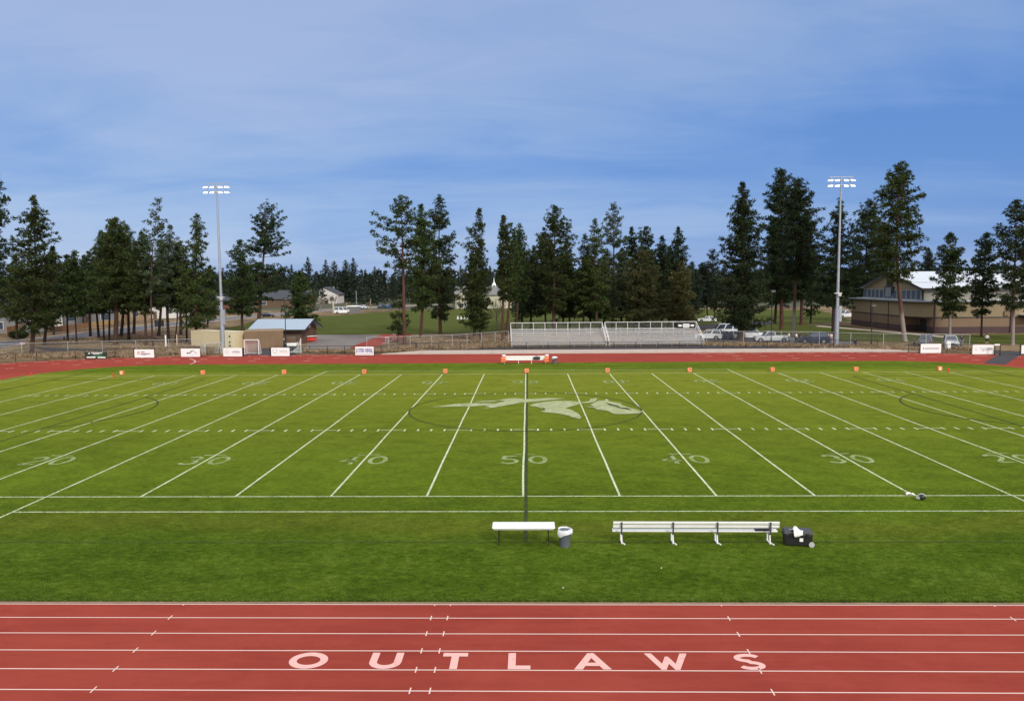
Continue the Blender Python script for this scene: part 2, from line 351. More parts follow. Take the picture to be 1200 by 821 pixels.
# ------------------------------------------------------------------ mesh builder
class MB:
    def __init__(s): s.v = []; s.f = []; s.m = []
    def add(s, vs, fs, m=0):
        o = len(s.v); s.v += [tuple(p) for p in vs]
        for f in fs: s.f.append([i+o for i in f]); s.m.append(m)
        return s
    def box(s, c, d, rz=0.0, m=0, taper=1.0):
        x, y, z = d[0]/2, d[1]/2, d[2]/2; ca, sa = math.cos(rz), math.sin(rz)
        vs = []
        for dz, t in ((-z, 1.0), (z, taper)):
            for dx, dy in ((-x, -y), (x, -y), (x, y), (-x, y)):
                dx *= t; dy *= t
                vs.append((c[0]+dx*ca-dy*sa, c[1]+dx*sa+dy*ca, c[2]+dz))
        return s.add(vs, [(0, 3, 2, 1), (4, 5, 6, 7), (0, 1, 5, 4), (1, 2, 6, 5), (2, 3, 7, 6), (3, 0, 4, 7)], m)
    def bar(s, p, q, w, h, m=0, up=(0, 0, 1)):
        p, q = Vector(p), Vector(q); d = (q-p).normalized(); u = Vector(up)
        if abs(d.dot(u)) > 0.98: u = Vector((0, 1, 0))
        a = d.cross(u).normalized()*w/2; b = a.cross(d).normalized()*h/2
        vs = [p-a-b, p+a-b, p+a+b, p-a+b, q-a-b, q+a-b, q+a+b, q-a+b]
        return s.add(vs, [(0, 1, 2, 3), (7, 6, 5, 4), (0, 4, 5, 1), (1, 5, 6, 2), (2, 6, 7, 3), (3, 7, 4, 0)], m)
    def tube(s, pts, rs, n=8, m=0, caps=True):
        pts = [Vector(p) for p in pts]
        if not isinstance(rs, (list, tuple)): rs = [rs]*len(pts)
        o = len(s.v); u = None
        for i, p in enumerate(pts):
            d = (pts[min(i+1, len(pts)-1)]-pts[max(i-1, 0)]).normalized()
            if u is None: u = d.orthogonal().normalized()
            else: u = (u-d*u.dot(d)).normalized()
            w = d.cross(u)
            for k in range(n):
                a = 2*PI*k/n; s.v.append(tuple(p+(u*math.cos(a)+w*math.sin(a))*rs[i]))
        for i in range(len(pts)-1):
            for k in range(n):
                s.f.append([o+i*n+k, o+i*n+(k+1) % n, o+(i+1)*n+(k+1) % n, o+(i+1)*n+k]); s.m.append(m)
        if caps:
            s.f.append([o+k for k in range(n)][::-1]); s.m.append(m)
            s.f.append([o+(len(pts)-1)*n+k for k in range(n)]); s.m.append(m)
        return s
    def lathe(s, prof, c=(0, 0, 0), n=20, m=0):
        return s.tube([(c[0], c[1], c[2]+z) for r, z in prof], [max(r, 0.0005) for r, z in prof], n, m)
    def prism(s, poly, z0, z1, m=0):
        n = len(poly); vs = [(p[0], p[1], z0) for p in poly]+[(p[0], p[1], z1) for p in poly]
        fs = [list(range(n))[::-1], list(range(n, 2*n))]+[(i, (i+1) % n, n+(i+1) % n, n+i) for i in range(n)]
        return s.add(vs, fs, m)
    def sheet(s, poly, z, m=0):
        a = sum(poly[i][0]*poly[(i+1) % len(poly)][1]-poly[(i+1) % len(poly)][0]*poly[i][1] for i in range(len(poly)))
        if a < 0: poly = poly[::-1]
        return s.add([(p[0], p[1], z) for p in poly], [list(range(len(poly)))], m)
    def side(s, poly, y0, y1, m=0):       # outline in x,z pushed along y
        n = len(poly); vs = [(p[0], y0, p[1]) for p in poly]+[(p[0], y1, p[1]) for p in poly]
        fs = [list(range(n)), list(range(n, 2*n))[::-1]]+[(i, n+i, n+(i+1) % n, (i+1) % n) for i in range(n)]
        return s.add(vs, fs, m)
    def ribbon(s, pts, w, z, closed=False, m=0):
        pts = [Vector((p[0], p[1], 0)) for p in pts]; n = len(pts); L = []; Rr = []
        for i, p in enumerate(pts):
            if closed: a, b = pts[i-1], pts[(i+1) % n]
            else: a, b = pts[max(i-1, 0)], pts[min(i+1, n-1)]
            d = (b-a).normalized(); nn = Vector((-d.y, d.x, 0))
            k = 1.0
            if 0 < i < n-1 or closed:
                d1 = (p-a).normalized(); k = 1/max(0.5, abs(Vector((-d1.y, d1.x, 0)).dot(nn)))
            L.append((p.x+nn.x*w/2*k, p.y+nn.y*w/2*k, z)); Rr.append((p.x-nn.x*w/2*k, p.y-nn.y*w/2*k, z))
        fs = [(i+n, (i+1) % n+n, (i+1) % n, i) for i in range(n if closed else n-1)]
        return s.add(L+Rr, fs, m)
    def build(s, name, mats, parent=None, smooth=False, bevel=0.0, loc=None):
        me = bpy.data.meshes.new(name); me.from_pydata(s.v, [], s.f)
        if not isinstance(mats, (list, tuple)): mats = [mats]
        for k in mats: me.materials.append(k)
        me.polygons.foreach_set('material_index', s.m)
        if smooth: me.polygons.foreach_set('use_smooth', [True]*len(s.f))
        me.update()
        o = bpy.data.objects.new(name, me); COL.objects.link(o)
        if parent: o.parent = parent
        if loc is not None: o.location = loc
        if smooth: 
            try: me.set_sharp_from_angle(angle=R(40))
            except Exception: pass
        if bevel:
            b = o.modifiers.new('bevel', 'BEVEL'); b.width = bevel; b.segments = 2; b.limit_method = 'ANGLE'; b.angle_limit = R(35)
        return o

def thing(name, label, cat, loc=(0, 0, 0), rz=0.0, group=None):
    o = bpy.data.objects.new(name, None); COL.objects.link(o)
    o.location = loc; o.rotation_euler = (0, 0, rz); o.empty_display_size = 0.2
    o['label'] = label; o['category'] = cat
    if group: o['group'] = group
    return o
def tag(o, label, cat, group=None):
    o['label'] = label; o['category'] = cat
    if group: o['group'] = group
    return o
def struct(o): o['kind'] = 'structure'; return o
def stuff(o): o['kind'] = 'stuff'; return o
def dup(root, loc, rz, label=None):
    r = root.copy(); COL.objects.link(r); r.location = loc; r.rotation_euler = (0, 0, rz)
    if label: r['label'] = label
    for ch in list(root.children):
        c = ch.copy(); COL.objects.link(c); c.parent = r
        for g in list(ch.children):
            d = g.copy(); COL.objects.link(d); d.parent = c
    return r
def lettering(txt, size, mat, parent, loc, rot, name='lettering', sx=1.0, ext=0.004, bold=0.0, align='CENTER'):
    cu = bpy.data.curves.new(name, 'FONT'); cu.body = txt; cu.size = size; cu.extrude = ext; cu.offset = bold
    cu.align_x = align; cu.align_y = 'CENTER'; cu.materials.append(mat)
    o = bpy.data.objects.new(name, cu); COL.objects.link(o); o.parent = parent
    o.location = loc; o.rotation_euler = rot; o.scale = (sx, 1, 1); return o

# ------------------------------------------------------------------ ground, track, field
def ring_sheet(name, mat, z, x0, x1, y0, y1, step=None):
    return MB().sheet([(x0, y0), (x1, y0), (x1, y1), (x0, y1)], z).build(name, mat)
struct(ring_sheet('ground', M['ground'], -0.03, -2500, 2500, -200, 4500))

def stadium(cx, cy, r, n=40):
    pts = []
    for k in range(n+1):
        a = -PI/2+PI*k/n; pts.append((cx+r*math.cos(a), cy+r*math.sin(a)))
    for k in range(n+1):
        a = PI/2+PI*k/n; pts.append((-cx+r*math.cos(a), cy+r*math.sin(a)))
    return pts
def rrect(x0, x1, y0, y1, r, n=12, re=None):
    pts = []
    for cx, cy, a0 in ((x1-r, y0+r, -PI/2), (x1-r, y1-r, 0), (x0+r, y1-r, PI/2), (x0+r, y0+r, PI)):
        for k in range(n+1):
            a = a0+PI/2*k/n; pts.append((cx+r*math.cos(a), cy+r*math.sin(a)))
    return pts
TC = 24.4
struct(MB().sheet(stadium(40, TC, 48.5), 0.004).build('track', M['track']))
field_out = rrect(-56.3, 56.5, -12.12, 60.45, 13.0)
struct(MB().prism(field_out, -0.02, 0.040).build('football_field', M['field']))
struct(MB().ribbon(rrect(-56.4, 56.6, -12.21, 60.54, 13.1), 0.14, 0.022, True).build('field_kerb', M['kerb']))

W, YD = 48.77, 4.572
ZF = 0.044
mb = MB()
for k in range(-10, 11):
    y0, y1 = 0.0, W
    if abs(k) in (5,): y0, y1 = -4.0, W+3.6
    if k in (-3, 3) : pass
    mb.ribbon([(k*YD+random.uniform(-.02, .02), y0+(y1-y0)*i/14) for i in range(15)], 0.105, ZF)
struct(mb.build('yard_lines', M['white_line']))
mb = MB()
for y, w in ((0.0, 0.11), (W, 0.11)):
    mb.ribbon([(-55+110*i/40, y) for i in range(41)], w, ZF+.004)
for x in (-54.86, 54.86): mb.ribbon([(x, 0.06), (x, W-0.06)], 0.11, ZF+.004)
struct(mb.build('sidelines', M['white_line']))
mb = MB()
mb.ribbon([(-22.9+78*i/40, -2.45) for i in range(41)], 0.10, ZF+.004)
mb.ribbon([(-23+46*i/20, W+3.4) for i in range(21)], 0.10, ZF+.004)
struct(mb.build('coaching_box_lines', M['white_line']))
mb = MB()
for hy in (16.55, 33.75):
    for k in range(-50, 51):
        x = k*YD/5
        if k % 5 == 0:
            mb.ribbon([(x-0.75, hy), (x-0.1, hy)], 0.10, ZF+.008); mb.ribbon([(x+0.1, hy), (x+0.75, hy)], 0.10, ZF+.008)
        else:
            mb.ribbon([(x, hy-0.33), (x, hy+0.33)], 0.13, ZF)
struct(mb.build('hash_marks', M['white_line']))
# soccer markings, black
mb = MB(); mbf = MB()
mb.ribbon([(0.15, -6.4+57*i/20) for i in range(21)], 0.15, ZF+.012)
cen = [(9.15*math.cos(2*PI*k/64), 25.1+9.15*math.sin(2*PI*k/64)) for k in range(64)]
mb.ribbon(cen, 0.13, ZF+.012, True)
for s in (-1, 1):
    mbf.ribbon([(s*34.1, 5.0), (s*34.1, 45.2)], 0.16, ZF+.012)
    mbf.ribbon([(s*50.6, 5.0), (s*34.2, 5.0)], 0.14, ZF+.012); mbf.ribbon([(s*50.6, 45.2), (s*34.2, 45.2)], 0.14, ZF+.012)
    a = math.acos(5.5/9.15)
    mb.ribbon([(s*(39.6-9.15*math.cos(-a+2*a*k/20)), 25.1+9.15*math.sin(-a+2*a*k/20)) for k in range(21)], 0.13, ZF+.016)
    mbf.ribbon([(s*50.6, -6.3), (s*50.6, 56.4)], 0.14, ZF+.016)
mbf.ribbon([(-50.5+101*i/30, -6.5) for i in range(31)], 0.12, ZF+.012)
mbf.ribbon([(-50.5+101*i/30, 56.5) for i in range(31)], 0.14, ZF+.012)
struct(mb.build('soccer_lines', M['black_line'])); struct(mbf.build('faint_soccer_lines', M['faint_black']))

# yard numbers: block digits with serifs, 2.2 m tall; the far ones read from the other side
def arc(cx, cy, rx, ry, a0, a1, n=10):
    return [(cx+rx*math.cos(R(a0+(a1-a0)*k/n)), cy+ry*math.sin(R(a0+(a1-a0)*k/n))) for k in range(n+1)]
DIG = {  # unit box 0..1 x 0..1
 '0': [(arc(.5, .5, .36, .40, 90, 450, 20)[:-1], True)],
 '1': [([(.5, .02), (.5, .96)], False), ([(.25, .05), (.75, .05)], False)],
 '2': [(arc(.5, .68, .34, .24, 165, -35, 9)+[(.20, .12)], False), ([(.14, .10), (.88, .10)], False)],
 '3': [(arc(.48, .71, .32, .20, 150, -80, 9), False), (arc(.48, .29, .36, .22, 80, -155, 10), False)],
 '4': [([(.66, .02), (.66, .95), (.12, .36), (.92, .36)], False)],
 '5': [([(.84, .90), (.24, .90), (.20, .56)], False), (arc(.46, .33, .38, .25, 130, -150, 11), False)],
}
def digit(mb, ch, x, y, w, h, rot, z):
    for pts, cl in DIG[ch]:
        P = [((px-.5)*w, (py-.5)*h) for px, py in pts]
        if rot: P = [(-a, -b) for a, b in P]
        mb.ribbon([(x+a, y+b) for a, b in P], 0.25, z, cl)
mb = MB()
for k in range(-4, 5):
    n = str(50-abs(k)*10); x = k*2*YD
    for yc, rot in ((7.55, False), (41.9, True)):
        for j, ch in enumerate(n):
            s = (-0.80 if j == 0 else 0.80)*(-1 if rot else 1)
            digit(mb, ch, x+s, yc, 1.20, 2.15, rot, ZF+.008)
        s = -1 if rot else 1
        mb.ribbon([(x-.65, yc+s*1.35), (x-.1, yc+s*1.35)], 0.16, ZF+.008); mb.ribbon([(x+.1, yc+s*1.35), (x+.65, yc+s*1.35)], 0.16, ZF+.008)
struct(mb.build('yard_numbers', M['worn_white']))

# running-horse emblem painted at midfield (surveyed outline)
def pz(x0, y0, sc, pts): return [tuple(at(x0+a/sc, y0+b/sc)[:2]) for a, b in pts]
A = lambda pts: pz(500, 460, 9.23, pts)
B = lambda pts: pz(610, 460, 8.0, pts)
emb = [A([(30, 163), (160, 150), (300, 130), (440, 120), (600, 121), (740, 122), (850, 100), (800, 92), (720, 104), (600, 108), (500, 108), (620, 95), (760, 90), (880, 70), (960, 66), (1060, 74), (1040, 110), (940, 130), (840, 148), (720, 168), (600, 180), (690, 160), (620, 150), (700, 136), (600, 148), (450, 156), (300, 157), (160, 160)]),
       B([(0, 72), (35, 66), (140, 62), (280, 55), (425, 62), (300, 72), (160, 88), (40, 97), (0, 94)]),
       B([(80, 130), (120, 110), (200, 96), (330, 82), (460, 84), (545, 92), (560, 108), (520, 125), (460, 140), (420, 152), (480, 168), (545, 205), (572, 240), (556, 254), (500, 240), (420, 215), (330, 200), (250, 192), (180, 185), (225, 172), (200, 150), (140, 138)]),
       B([(572, 98), (640, 86), (655, 66), (715, 56), (716, 72), (690, 96), (650, 102), (560, 106)]),
       B([(600, 138), (690, 138), (650, 120), (690, 104), (730, 82), (790, 80), (795, 66), (822, 68), (826, 86), (880, 98), (940, 106), (950, 122), (1010, 145), (1090, 168), (1145, 186), (1110, 204), (1000, 208), (880, 208), (845, 196), (830, 182), (770, 172), (715, 166), (690, 150)])]
mb = MB()
for i, p in enumerate(emb): mb.sheet(p, ZF+.020+.004*i)
struct(mb.build('field_emblem', M['emblem']))
mb = MB()
mb.sheet(B([(795, 104), (840, 112), (905, 130), (945, 148), (1000, 150), (1040, 172), (960, 160), (930, 152), (880, 136), (830, 124)]), ZF+.044)
mb.sheet(B([(222, 176), (232, 160), (215, 148), (205, 150), (222, 166)]), ZF+.048)
struct(mb.build('emblem_shading', M['black_line']))

# running track lanes
mb = MB()
LW = 1.055
for i in range(7):
    inset = 0.13+i*LW
    if i == 0:
        mb.ribbon([(-44+88*k/40, -12.30) for k in range(41)], 0.05, 0.010)
    else:
        mb.ribbon([(-44+88*k/40, -12.24-i*LW) for k in range(41)], 0.042, 0.010)
struct(mb.build('lane_lines', M['lane_white']))
mb = MB()
for x in (-10.7, -2.7, -2.2, 6.3, 14.75):
    for i in range(0, 7):
        y = -12.24-i*LW
        if i == 0: mb.ribbon([(x, y-.17), (x, y-.07)], .035, .014)
        else: mb.ribbon([(x, y-.15), (x, y+.15)], .035, .014)
struct(mb.build('lane_ticks', M['lane_white']))
# far-side lane marks
mb = MB()
for i, (r, off) in enumerate(((49.0-2.0, 0.0), (49.0-2.0, 1.9), (49.0-5.6, 0.9), (49.0-8.8, 2.2))):
    L = 1.5 if i in (0,) else (0.35 if i == 1 else 0.9)
    for side in (-1, 1):
        for k in range(16):
            s0 = off+k*3.6+(0 if side < 0 else 1.2)
            if i == 3 and k % 2: continue
            a0 = 0.86-s0/r if True else 0
            if a0-L/r > 0.0:
                P = [(side*(40+r*math.sin(a0-L/r*t)), TC+r*math.cos(a0-L/r*t)) for t in (0, .5, 1)]
            else:
                x = 40+r*a0
                if x < 22: continue
                P = [(side*x, TC+r), (side*(x-L), TC+r)]
            mb.ribbon(P, 0.16, 0.010)
P0 = [at(1090+k*7, 415.5+k*1.1) for k in range(8)]
mb.ribbon([tuple(at(222+7*math.sin(PI*k/8), 420+7*k/8))[:2] for k in range(9)], 0.12, .014)
struct(mb.build('exchange_zone_marks', M['lane_white']))

# OUTLAWS across lane four
def stroke_letter(mb, name, x0, x1, yb, yt, w):
    X = lambda t: x0+(x1-x0)*t
    Y = lambda t: yb+(yt-yb)*t
    def rib(P, closed=False, ww=None): mb.ribbon([(X(a), Y(b)) for a, b in P], ww or w, 0.014, closed)
    lift = [0.014]
    def pol(P): mb.sheet([(X(a), Y(b)) for a, b in P], lift[0]); lift[0] += .003
    hw = w/2/(yt-yb); wx = w/(x1-x0)
    if name == 'O': rib(arc(.5, .5, .5-wx/2, .5-hw, 0, 360, 32)[:-1], True)
    if name == 'U': rib([(wx/2, 1), (wx/2, .48)]+arc(.5, .42, .5-wx/2, .42-hw, 180, 360, 16)+[(1-wx/2, .48), (1-wx/2, 1)])
    if name == 'T': pol([(0, 1), (1, 1), (1, 1-2*hw), (.5+wx/2, 1-2*hw), (.5+wx/2, 0), (.5-wx/2, 0), (.5-wx/2, 1-2*hw), (0, 1-2*hw)])
    if name == 'L': pol([(0, 1), (wx, 1), (wx, 2*hw), (1, 2*hw), (1, 0), (0, 0)])
    if name == 'A':
        pol([(0, 0), (wx*1.12, 0), (.5, .70), (.5, 1.0), (.5-wx*.42, 1)]); pol([(1, 0), (1-wx*1.12, 0), (.5, .70), (.5, 1.0), (.5+wx*.42, 1)])
        pol([(.31, .20), (.69, .20), (.61, .40), (.39, .40)])
    if name == 'W':
        a = wx*.95
        pol([(0, 1), (a, 1), (.345, .36), (.465, .80), (.535, .80), (.655, .36), (1-a, 1), (1, 1), (.71, 0), (.60, 0), (.5, .36), (.40, 0), (.29, 0)])
    if name == 'S': rib(arc(.5, .725, .5-wx*.45, .275-.10, 20, 262, 16)+arc(.5, .275, .5-wx*.45, .275-.10, 82, -160, 16), False, .165)
mb = MB()
yt, yb = -15.52, -16.42
for ch, xa, xb in (('O', 339, 384), ('U', 433.5, 471), ('T', 518, 547.5), ('L', 595.5, 621.5), ('A', 671.5, 715), ('W', 757, 808), ('S', 861, 894)):
    ym = 774
    stroke_letter(mb, ch, at(xa, ym).x, at(xb, ym).x, yb, yt, 0.205)
struct(mb.build('track_lettering', M['letter_paint']))

# paved strips on the far side
def px_sheet(name, mat, pts, z): return struct(MB().sheet([tuple(at(x, y)[:2]) for x, y in pts], z).build(name, mat))
struct(MB().prism([(-20.5, 73.1), (-15.0, 78.4), (50.0, 78.0), (54.5, 72.6), (40, 73.02), (0, 73.02)], -0.02, 0.10).build('concrete_apron', M['concrete']))
struct(MB().sheet([(-19, 78.45), (-17, 83.4), (30, 85.5), (53, 82.5), (51, 78.05), (-15, 78.45)][::-1], 0.0).build('bleacher_walkway', M['asphalt']))
px_sheet('asphalt_crossing', M['asphalt'], [(1152, 425.6), (1178, 427.3), (1197, 415.0), (1172, 414.2)], 0.012)
px_sheet('asphalt_yard', M['asphalt'], [(262, 417.2), (345, 416.2), (356, 409), (350, 404), (338, 406), (290, 410)], 0.0)
px_sheet('gravel_yard', plain('gravel', (0.17, 0.15, 0.14), 0.95, 0, 0.25, 0.5, 0.3), [(357, 408.5), (409, 408.2), (445, 392.3), (366, 392)], -0.012)
px_sheet('practice_runway', M['track'], [(409, 407), (437, 407), (486, 390.8), (452, 390.8)], -0.006)
px_sheet('asphalt_path', M['asphalt'], [(38, 406.5), (120, 409), (215, 414), (205, 416), (100, 413.5), (52, 410.5)], 0.0)
px_sheet('east_path', M['asphalt'], [(1140, 411), (1260, 412), (1260, 417), (1197, 415), (1172, 414.2)], 0.0)
px_sheet('practice_field', M['meadow'], [(236, 392.5), (420, 391.8), (640, 389.5), (870, 384), (1000, 376), (960, 363), (600, 361.5), (470, 363.5), (400, 369), (300, 376)], 0.0)
struct(MB().sheet([(-400, 247), (400, 256), (600, 700), (-600, 700)], -0.015).build('forest_floor', plain('forest_floor', (0.055, 0.060, 0.028), 0.95, 0, 0.35, 0.05)))
px_sheet('school_lawn', M['meadow'], [(868, 394), (960, 399), (1040, 400.5), (1260, 404), (1260, 391), (1090, 392.5), (1058, 390), (990, 382), (880, 378)], 0.02)
px_sheet('school_walk', M['concrete'], [(955, 382.5), (1060, 391.2), (1110, 396), (1114, 394.8), (1062, 389.6), (960, 381.6)], 0.045)
px_sheet('parking_lane', M['asphalt'], [(760, 392), (826, 385.5), (850, 382), (905, 380), (905, 376.5), (850, 378), (800, 383)], 0.03)
px_sheet('parking_lot', M['road'], [(795, 398), (985, 405), (1010, 402), (905, 393), (800, 390)], 0.03)
# street past the houses
cl = [(-60, 411), (0, 403.6), (55, 398.3), (100, 392.6), (140, 387.5), (172, 383.2), (205, 379.8), (262, 373.6), (330, 367.5), (420, 360.8), (520, 356.5)]
road = [at(x, y) for x, y in cl]
struct(MB().ribbon(road, 9.0, 0.0).build('street', M['road']))
mb = MB()
for s in (-4.75, 4.75):
    P = []
    for i, p in enumerate(road):
        d = (road[min(i+1, len(road)-1)]-road[max(i-1, 0)]).normalized(); P.append(p+Vector((-d.y, d.x, 0))*s)
    for a, b in zip(P[:-1], P[1:]): mb.bar(a+Vector((0, 0, .05)), b+Vector((0, 0, .05)), 0.45, 0.16)
struct(mb.build('street_kerb', M['concrete']))
mb = MB()
for off in (-0.25, 1.9, -2.4):
    P = []
    for i, p in enumerate(road):
        d = (road[min(i+1, len(road)-1)]-road[max(i-1, 0)]).normalized(); P.append(p+Vector((-d.y, d.x, 0))*off)
    mb.ribbon(P, 0.18, 0.02)
struct(mb.build('street_lines', M['worn_white'] if False else M['galv_light']))

# ------------------------------------------------------------------ leaf-card foliage
def cards_obj(name, pos, dirs, L, Wd, mat, parent=None, spread=1.0):
    n = len(pos); rg = cards_obj.rg
    rnd = rg.normal(size=(n, 3)); s = np.cross(dirs, rnd); s /= np.linalg.norm(s, axis=1, keepdims=True)+1e-9
    L = np.asarray(L).reshape(-1, 1); Wd = np.asarray(Wd).reshape(-1, 1)
    v = np.empty((n, 4, 3), np.float32)
    v[:, 0] = pos; v[:, 1] = pos+dirs*L*.55+s*Wd; v[:, 2] = pos+dirs*L; v[:, 3] = pos+dirs*L*.55-s*Wd
    me = bpy.data.meshes.new(name)
    me.vertices.add(n*4); me.vertices.foreach_set('co', v.reshape(-1))
    me.loops.add(n*4); me.loops.foreach_set('vertex_index', np.arange(n*4, dtype=np.int32))
    me.polygons.add(n); me.polygons.foreach_set('loop_start', np.arange(0, n*4, 4, dtype=np.int32))
    me.update(calc_edges=True); me.materials.append(mat)
    o = bpy.data.objects.new(name, me); COL.objects.link(o)
    if parent: o.parent = parent
    return o
cards_obj.rg = np.random.default_rng(11)

PROF = {
 'open':   [(0, .40), (.12, .8), (.35, 1), (.6, .90), (.8, .62), (.93, .32), (1, .07)],
 'dense':  [(0, .70), (.10, 1), (.35, .92), (.6, .68), (.8, .42), (.93, .20), (1, .04)],
 'column': [(0, .55), (.15, .9), (.4, 1), (.65, .80), (.82, .52), (.94, .25), (1, .04)],
 'airy':   [(0, .60), (.12, 1), (.38, .98), (.55, .78), (.75, .54), (.9, .28), (1, .04)],
 'sparse': [(0, .45), (.2, .8), (.45, 1), (.65, .8), (.82, .6), (.94, .36), (1, .08)],
 'round':  [(0, .50), (.15, .85), (.3, 1), (.5, .90), (.65, .80), (.82, .74), (.94, .48), (1, .15)],
 'broad':  [(0, .80), (.15, 1), (.45, .92), (.7, .66), (.88, .38), (1, .08)],
}
def prof(st, t):
    P = PROF[st]
    return float(np.interp(t, [p[0] for p in P], [p[1] for p in P]))

def pine_meshes(seed, H, zc, Rd, style, need, bark, lean=(0, 0), tr=None, parent=None, k=1.0, side=0.0):
    """a trunk with limbs and a needle crown; zc = height of the lowest branches"""
    rg = np.random.default_rng(seed); cards_obj.rg = rg
    tr = tr or max(0.16, 0.0155*H)
    mb = MB(); n = 9; bend = rg.normal(size=2)*0.012*H
    def ax(z):
        t = z/H
        return Vector((lean[0]*t+bend[0]*math.sin(t*PI), lean[1]*t+bend[1]*math.sin(t*PI), z))
    zs = [-.05, .25, .8]+[H*f for f in (.12, .25, .4, .55, .7, .82, .92, .985)]
    rs = [tr*1.35, tr*1.12, tr*1.0]+[tr*f for f in (.95, .84, .70, .52, .34, .21, .11, .04)]
    mb.tube([ax(z) for z in zs], rs, 9)
    Hc = H-zc; dens = {'open': 4.2, 'dense': 6.2, 'column': 6.0, 'airy': 5.6, 'sparse': 3.4, 'round': 4.6, 'broad': 5.8}[style]
    spacing = 0.50 if style in ('open', 'round', 'sparse') else 0.46
    nb = int(Hc*dens*k*(1.0 if Rd < 3.2 else 1.15)); az = rg.uniform(0, 6.28)
    pos = []; out = []; sz = []; Rd *= {'open': 1.28, 'sparse': 1.25, 'airy': 1.25, 'round': 1.22, 'column': 1.22}.get(style, 1.22)
    # whorls at irregular heights give the layered, gappy outline
    wh = np.sort(rg.uniform(0, 1, max(8, int(Hc*1.25))))
    for b in range(nb):
        t = (b+rg.uniform(0, 1))/nb
        if style in ('open', 'round', 'sparse', 'airy'):
            w = wh[np.argmin(abs(wh-t))]; t = w+(t-w)*(0.92 if style == 'airy' else 0.72)
        t = min(max(t, 0), .99); z = zc+Hc*t
        az += 2.4+rg.normal()*.35
        ln = Rd*prof(style, t)*rg.choice([rg.uniform(.55, .8), rg.uniform(.8, 1.0), rg.uniform(.95, 1.14)])
        if side: ln *= 1+side*math.cos(az)
        if style == 'airy' and t > .5 and rg.uniform() < .12: continue
        if style in ('open', 'sparse') and rg.uniform() < .10: continue
        ln = max(ln, .25)
        pit = math.radians(-12+58*t**1.3+rg.normal()*9)
        d = Vector((math.cos(az)*math.cos(pit), math.sin(az)*math.cos(pit), math.sin(pit)))
        p0 = ax(z); curl = rg.uniform(.05, .22)*ln
        tipv = p0+d*ln+Vector((0, 0, curl)); midv = p0+d*ln*.55+Vector((0, 0, curl*.15-.02*ln))
        if ln > .8: mb.tube([p0, midv, tipv], [min(.07, .022*ln+.01), .018*ln*.6+.008, .008], 4, 0, False)
        f = .20 if style in ('open', 'sparse', 'round') else .08
        m = max(2, int((1-f)*ln/spacing*1.45)+1)
        latd = Vector((-math.sin(az), math.cos(az), 0))
        for q in range(m):
            u = f+(1-f)*(q+rg.uniform(.2, .9))/m; u = min(u, 1.0)
            p = p0+(midv-p0)*(u/.55) if u < .55 else midv+(tipv-midv)*((u-.55)/.45)
            lat = rg.normal()*.28*ln*(.35+.5*(1-abs(u-.65)))
            p = p+latd*lat*.6+Vector((0, 0, rg.normal()*.14+.06))
            if style == 'airy' and t > .5 and rg.uniform() < .18: continue
            o = (d*.6+latd*np.sign(lat)*.35+Vector((0, 0, .45))).normalized()
            pos.append(p); out.append(o); sz.append(rg.uniform(.8, 1.2)*(1 if t < .85 else .7))
    for q in range(4):
        pos.append(ax(H*(.955+.012*q))); out.append(Vector((0, 0, 1))); sz.append(.75)
    pos = np.array([tuple(p) for p in pos]); out = np.array([tuple(p) for p in out]); sz = np.array(sz)
    mc = {'open': 24, 'round': 26, 'sparse': 19, 'airy': 21}.get(style, 23)
    N = len(pos); P = np.repeat(pos, mc, 0); O = np.repeat(out, mc, 0); S = np.repeat(sz, mc)
    dr = rg.normal(size=(N*mc, 3)); dr /= np.linalg.norm(dr, axis=1, keepdims=True)
    dr = dr*np.array([1, 1, .72])+O*.62; dr /= np.linalg.norm(dr, axis=1, keepdims=True)+1e-9
    P = P+dr*rg.uniform(.0, .20, (N*mc, 1))
    L = S*rg.uniform(.32, .58, N*mc); Wd = S*rg.uniform(.045, .085, N*mc)
    tk = mb.build('trunk', BARK[bark], parent, True)
    cr = cards_obj('crown', P, dr, L, Wd, NEED[need], parent)
    return tk, cr

TREES = []
def tree(xb, yb, xt, yt, ycb, hw, style, need, bark, label, twpx=None, side=0.0, k=1.0, group='pines beyond the track'):
    base = at(xb, yb); top = atY(xt, yt, base.y); s = ppm(base)
    H = top.z; zc = atY(xb, ycb, base.y).z
    o = thing('pine_tree', label, 'tree', (base.x, base.y, 0), 0, group)
    pine_meshes(int(xb*13+yt*7)+1, H, max(zc, .6), hw*s, style, need, bark, (top.x-base.x, 0), twpx*s*.40 if twpx else None, o, k, side)
    TREES.append(o); return o

T = tree
# left wood by the street
T(-6, 411, -4, 206, 372, 21, 'open', 'dark', 'brown', 'tall pine cut off by the left edge of the photo')
T(37, 415.5, 39, 231, 386, 27, 'airy', 'mid', 'brown', 'large pine with thick reddish trunk just behind the black fence at far left', 6)
T(52, 403.5, 62, 290, 378, 15, 'dense', 'dark', 'dark', 'shorter dark pine close behind the large pine with thick reddish trunk')
T(79.5, 400.5, 79, 300, 368, 13, 'column', 'dark', 'dark', 'slim pine left of the round-topped one, beside a dark hydrant', 3)
T(90, 402.5, 87, 296, 372, 12, 'column', 'mid', 'dark', 'slim round-topped pine with a thin dark trunk, two trunks left of the green sign', 2.5)
T(116, 397, 110, 303, 366, 15, 'dense', 'dark', 'dark', 'low dark pine at the street edge left of the bright green crowns', 3.5)
T(122, 400, 119, 272, 366, 13, 'column', 'mid', 'dark', 'thin trunked pine pressed against the left side of the bushiest crown', 2.5)
T(128, 401, 131, 262, 362, 15, 'dense', 'mid', 'dark', 'pine half hidden behind the thickest trunk of the left wood', 3)
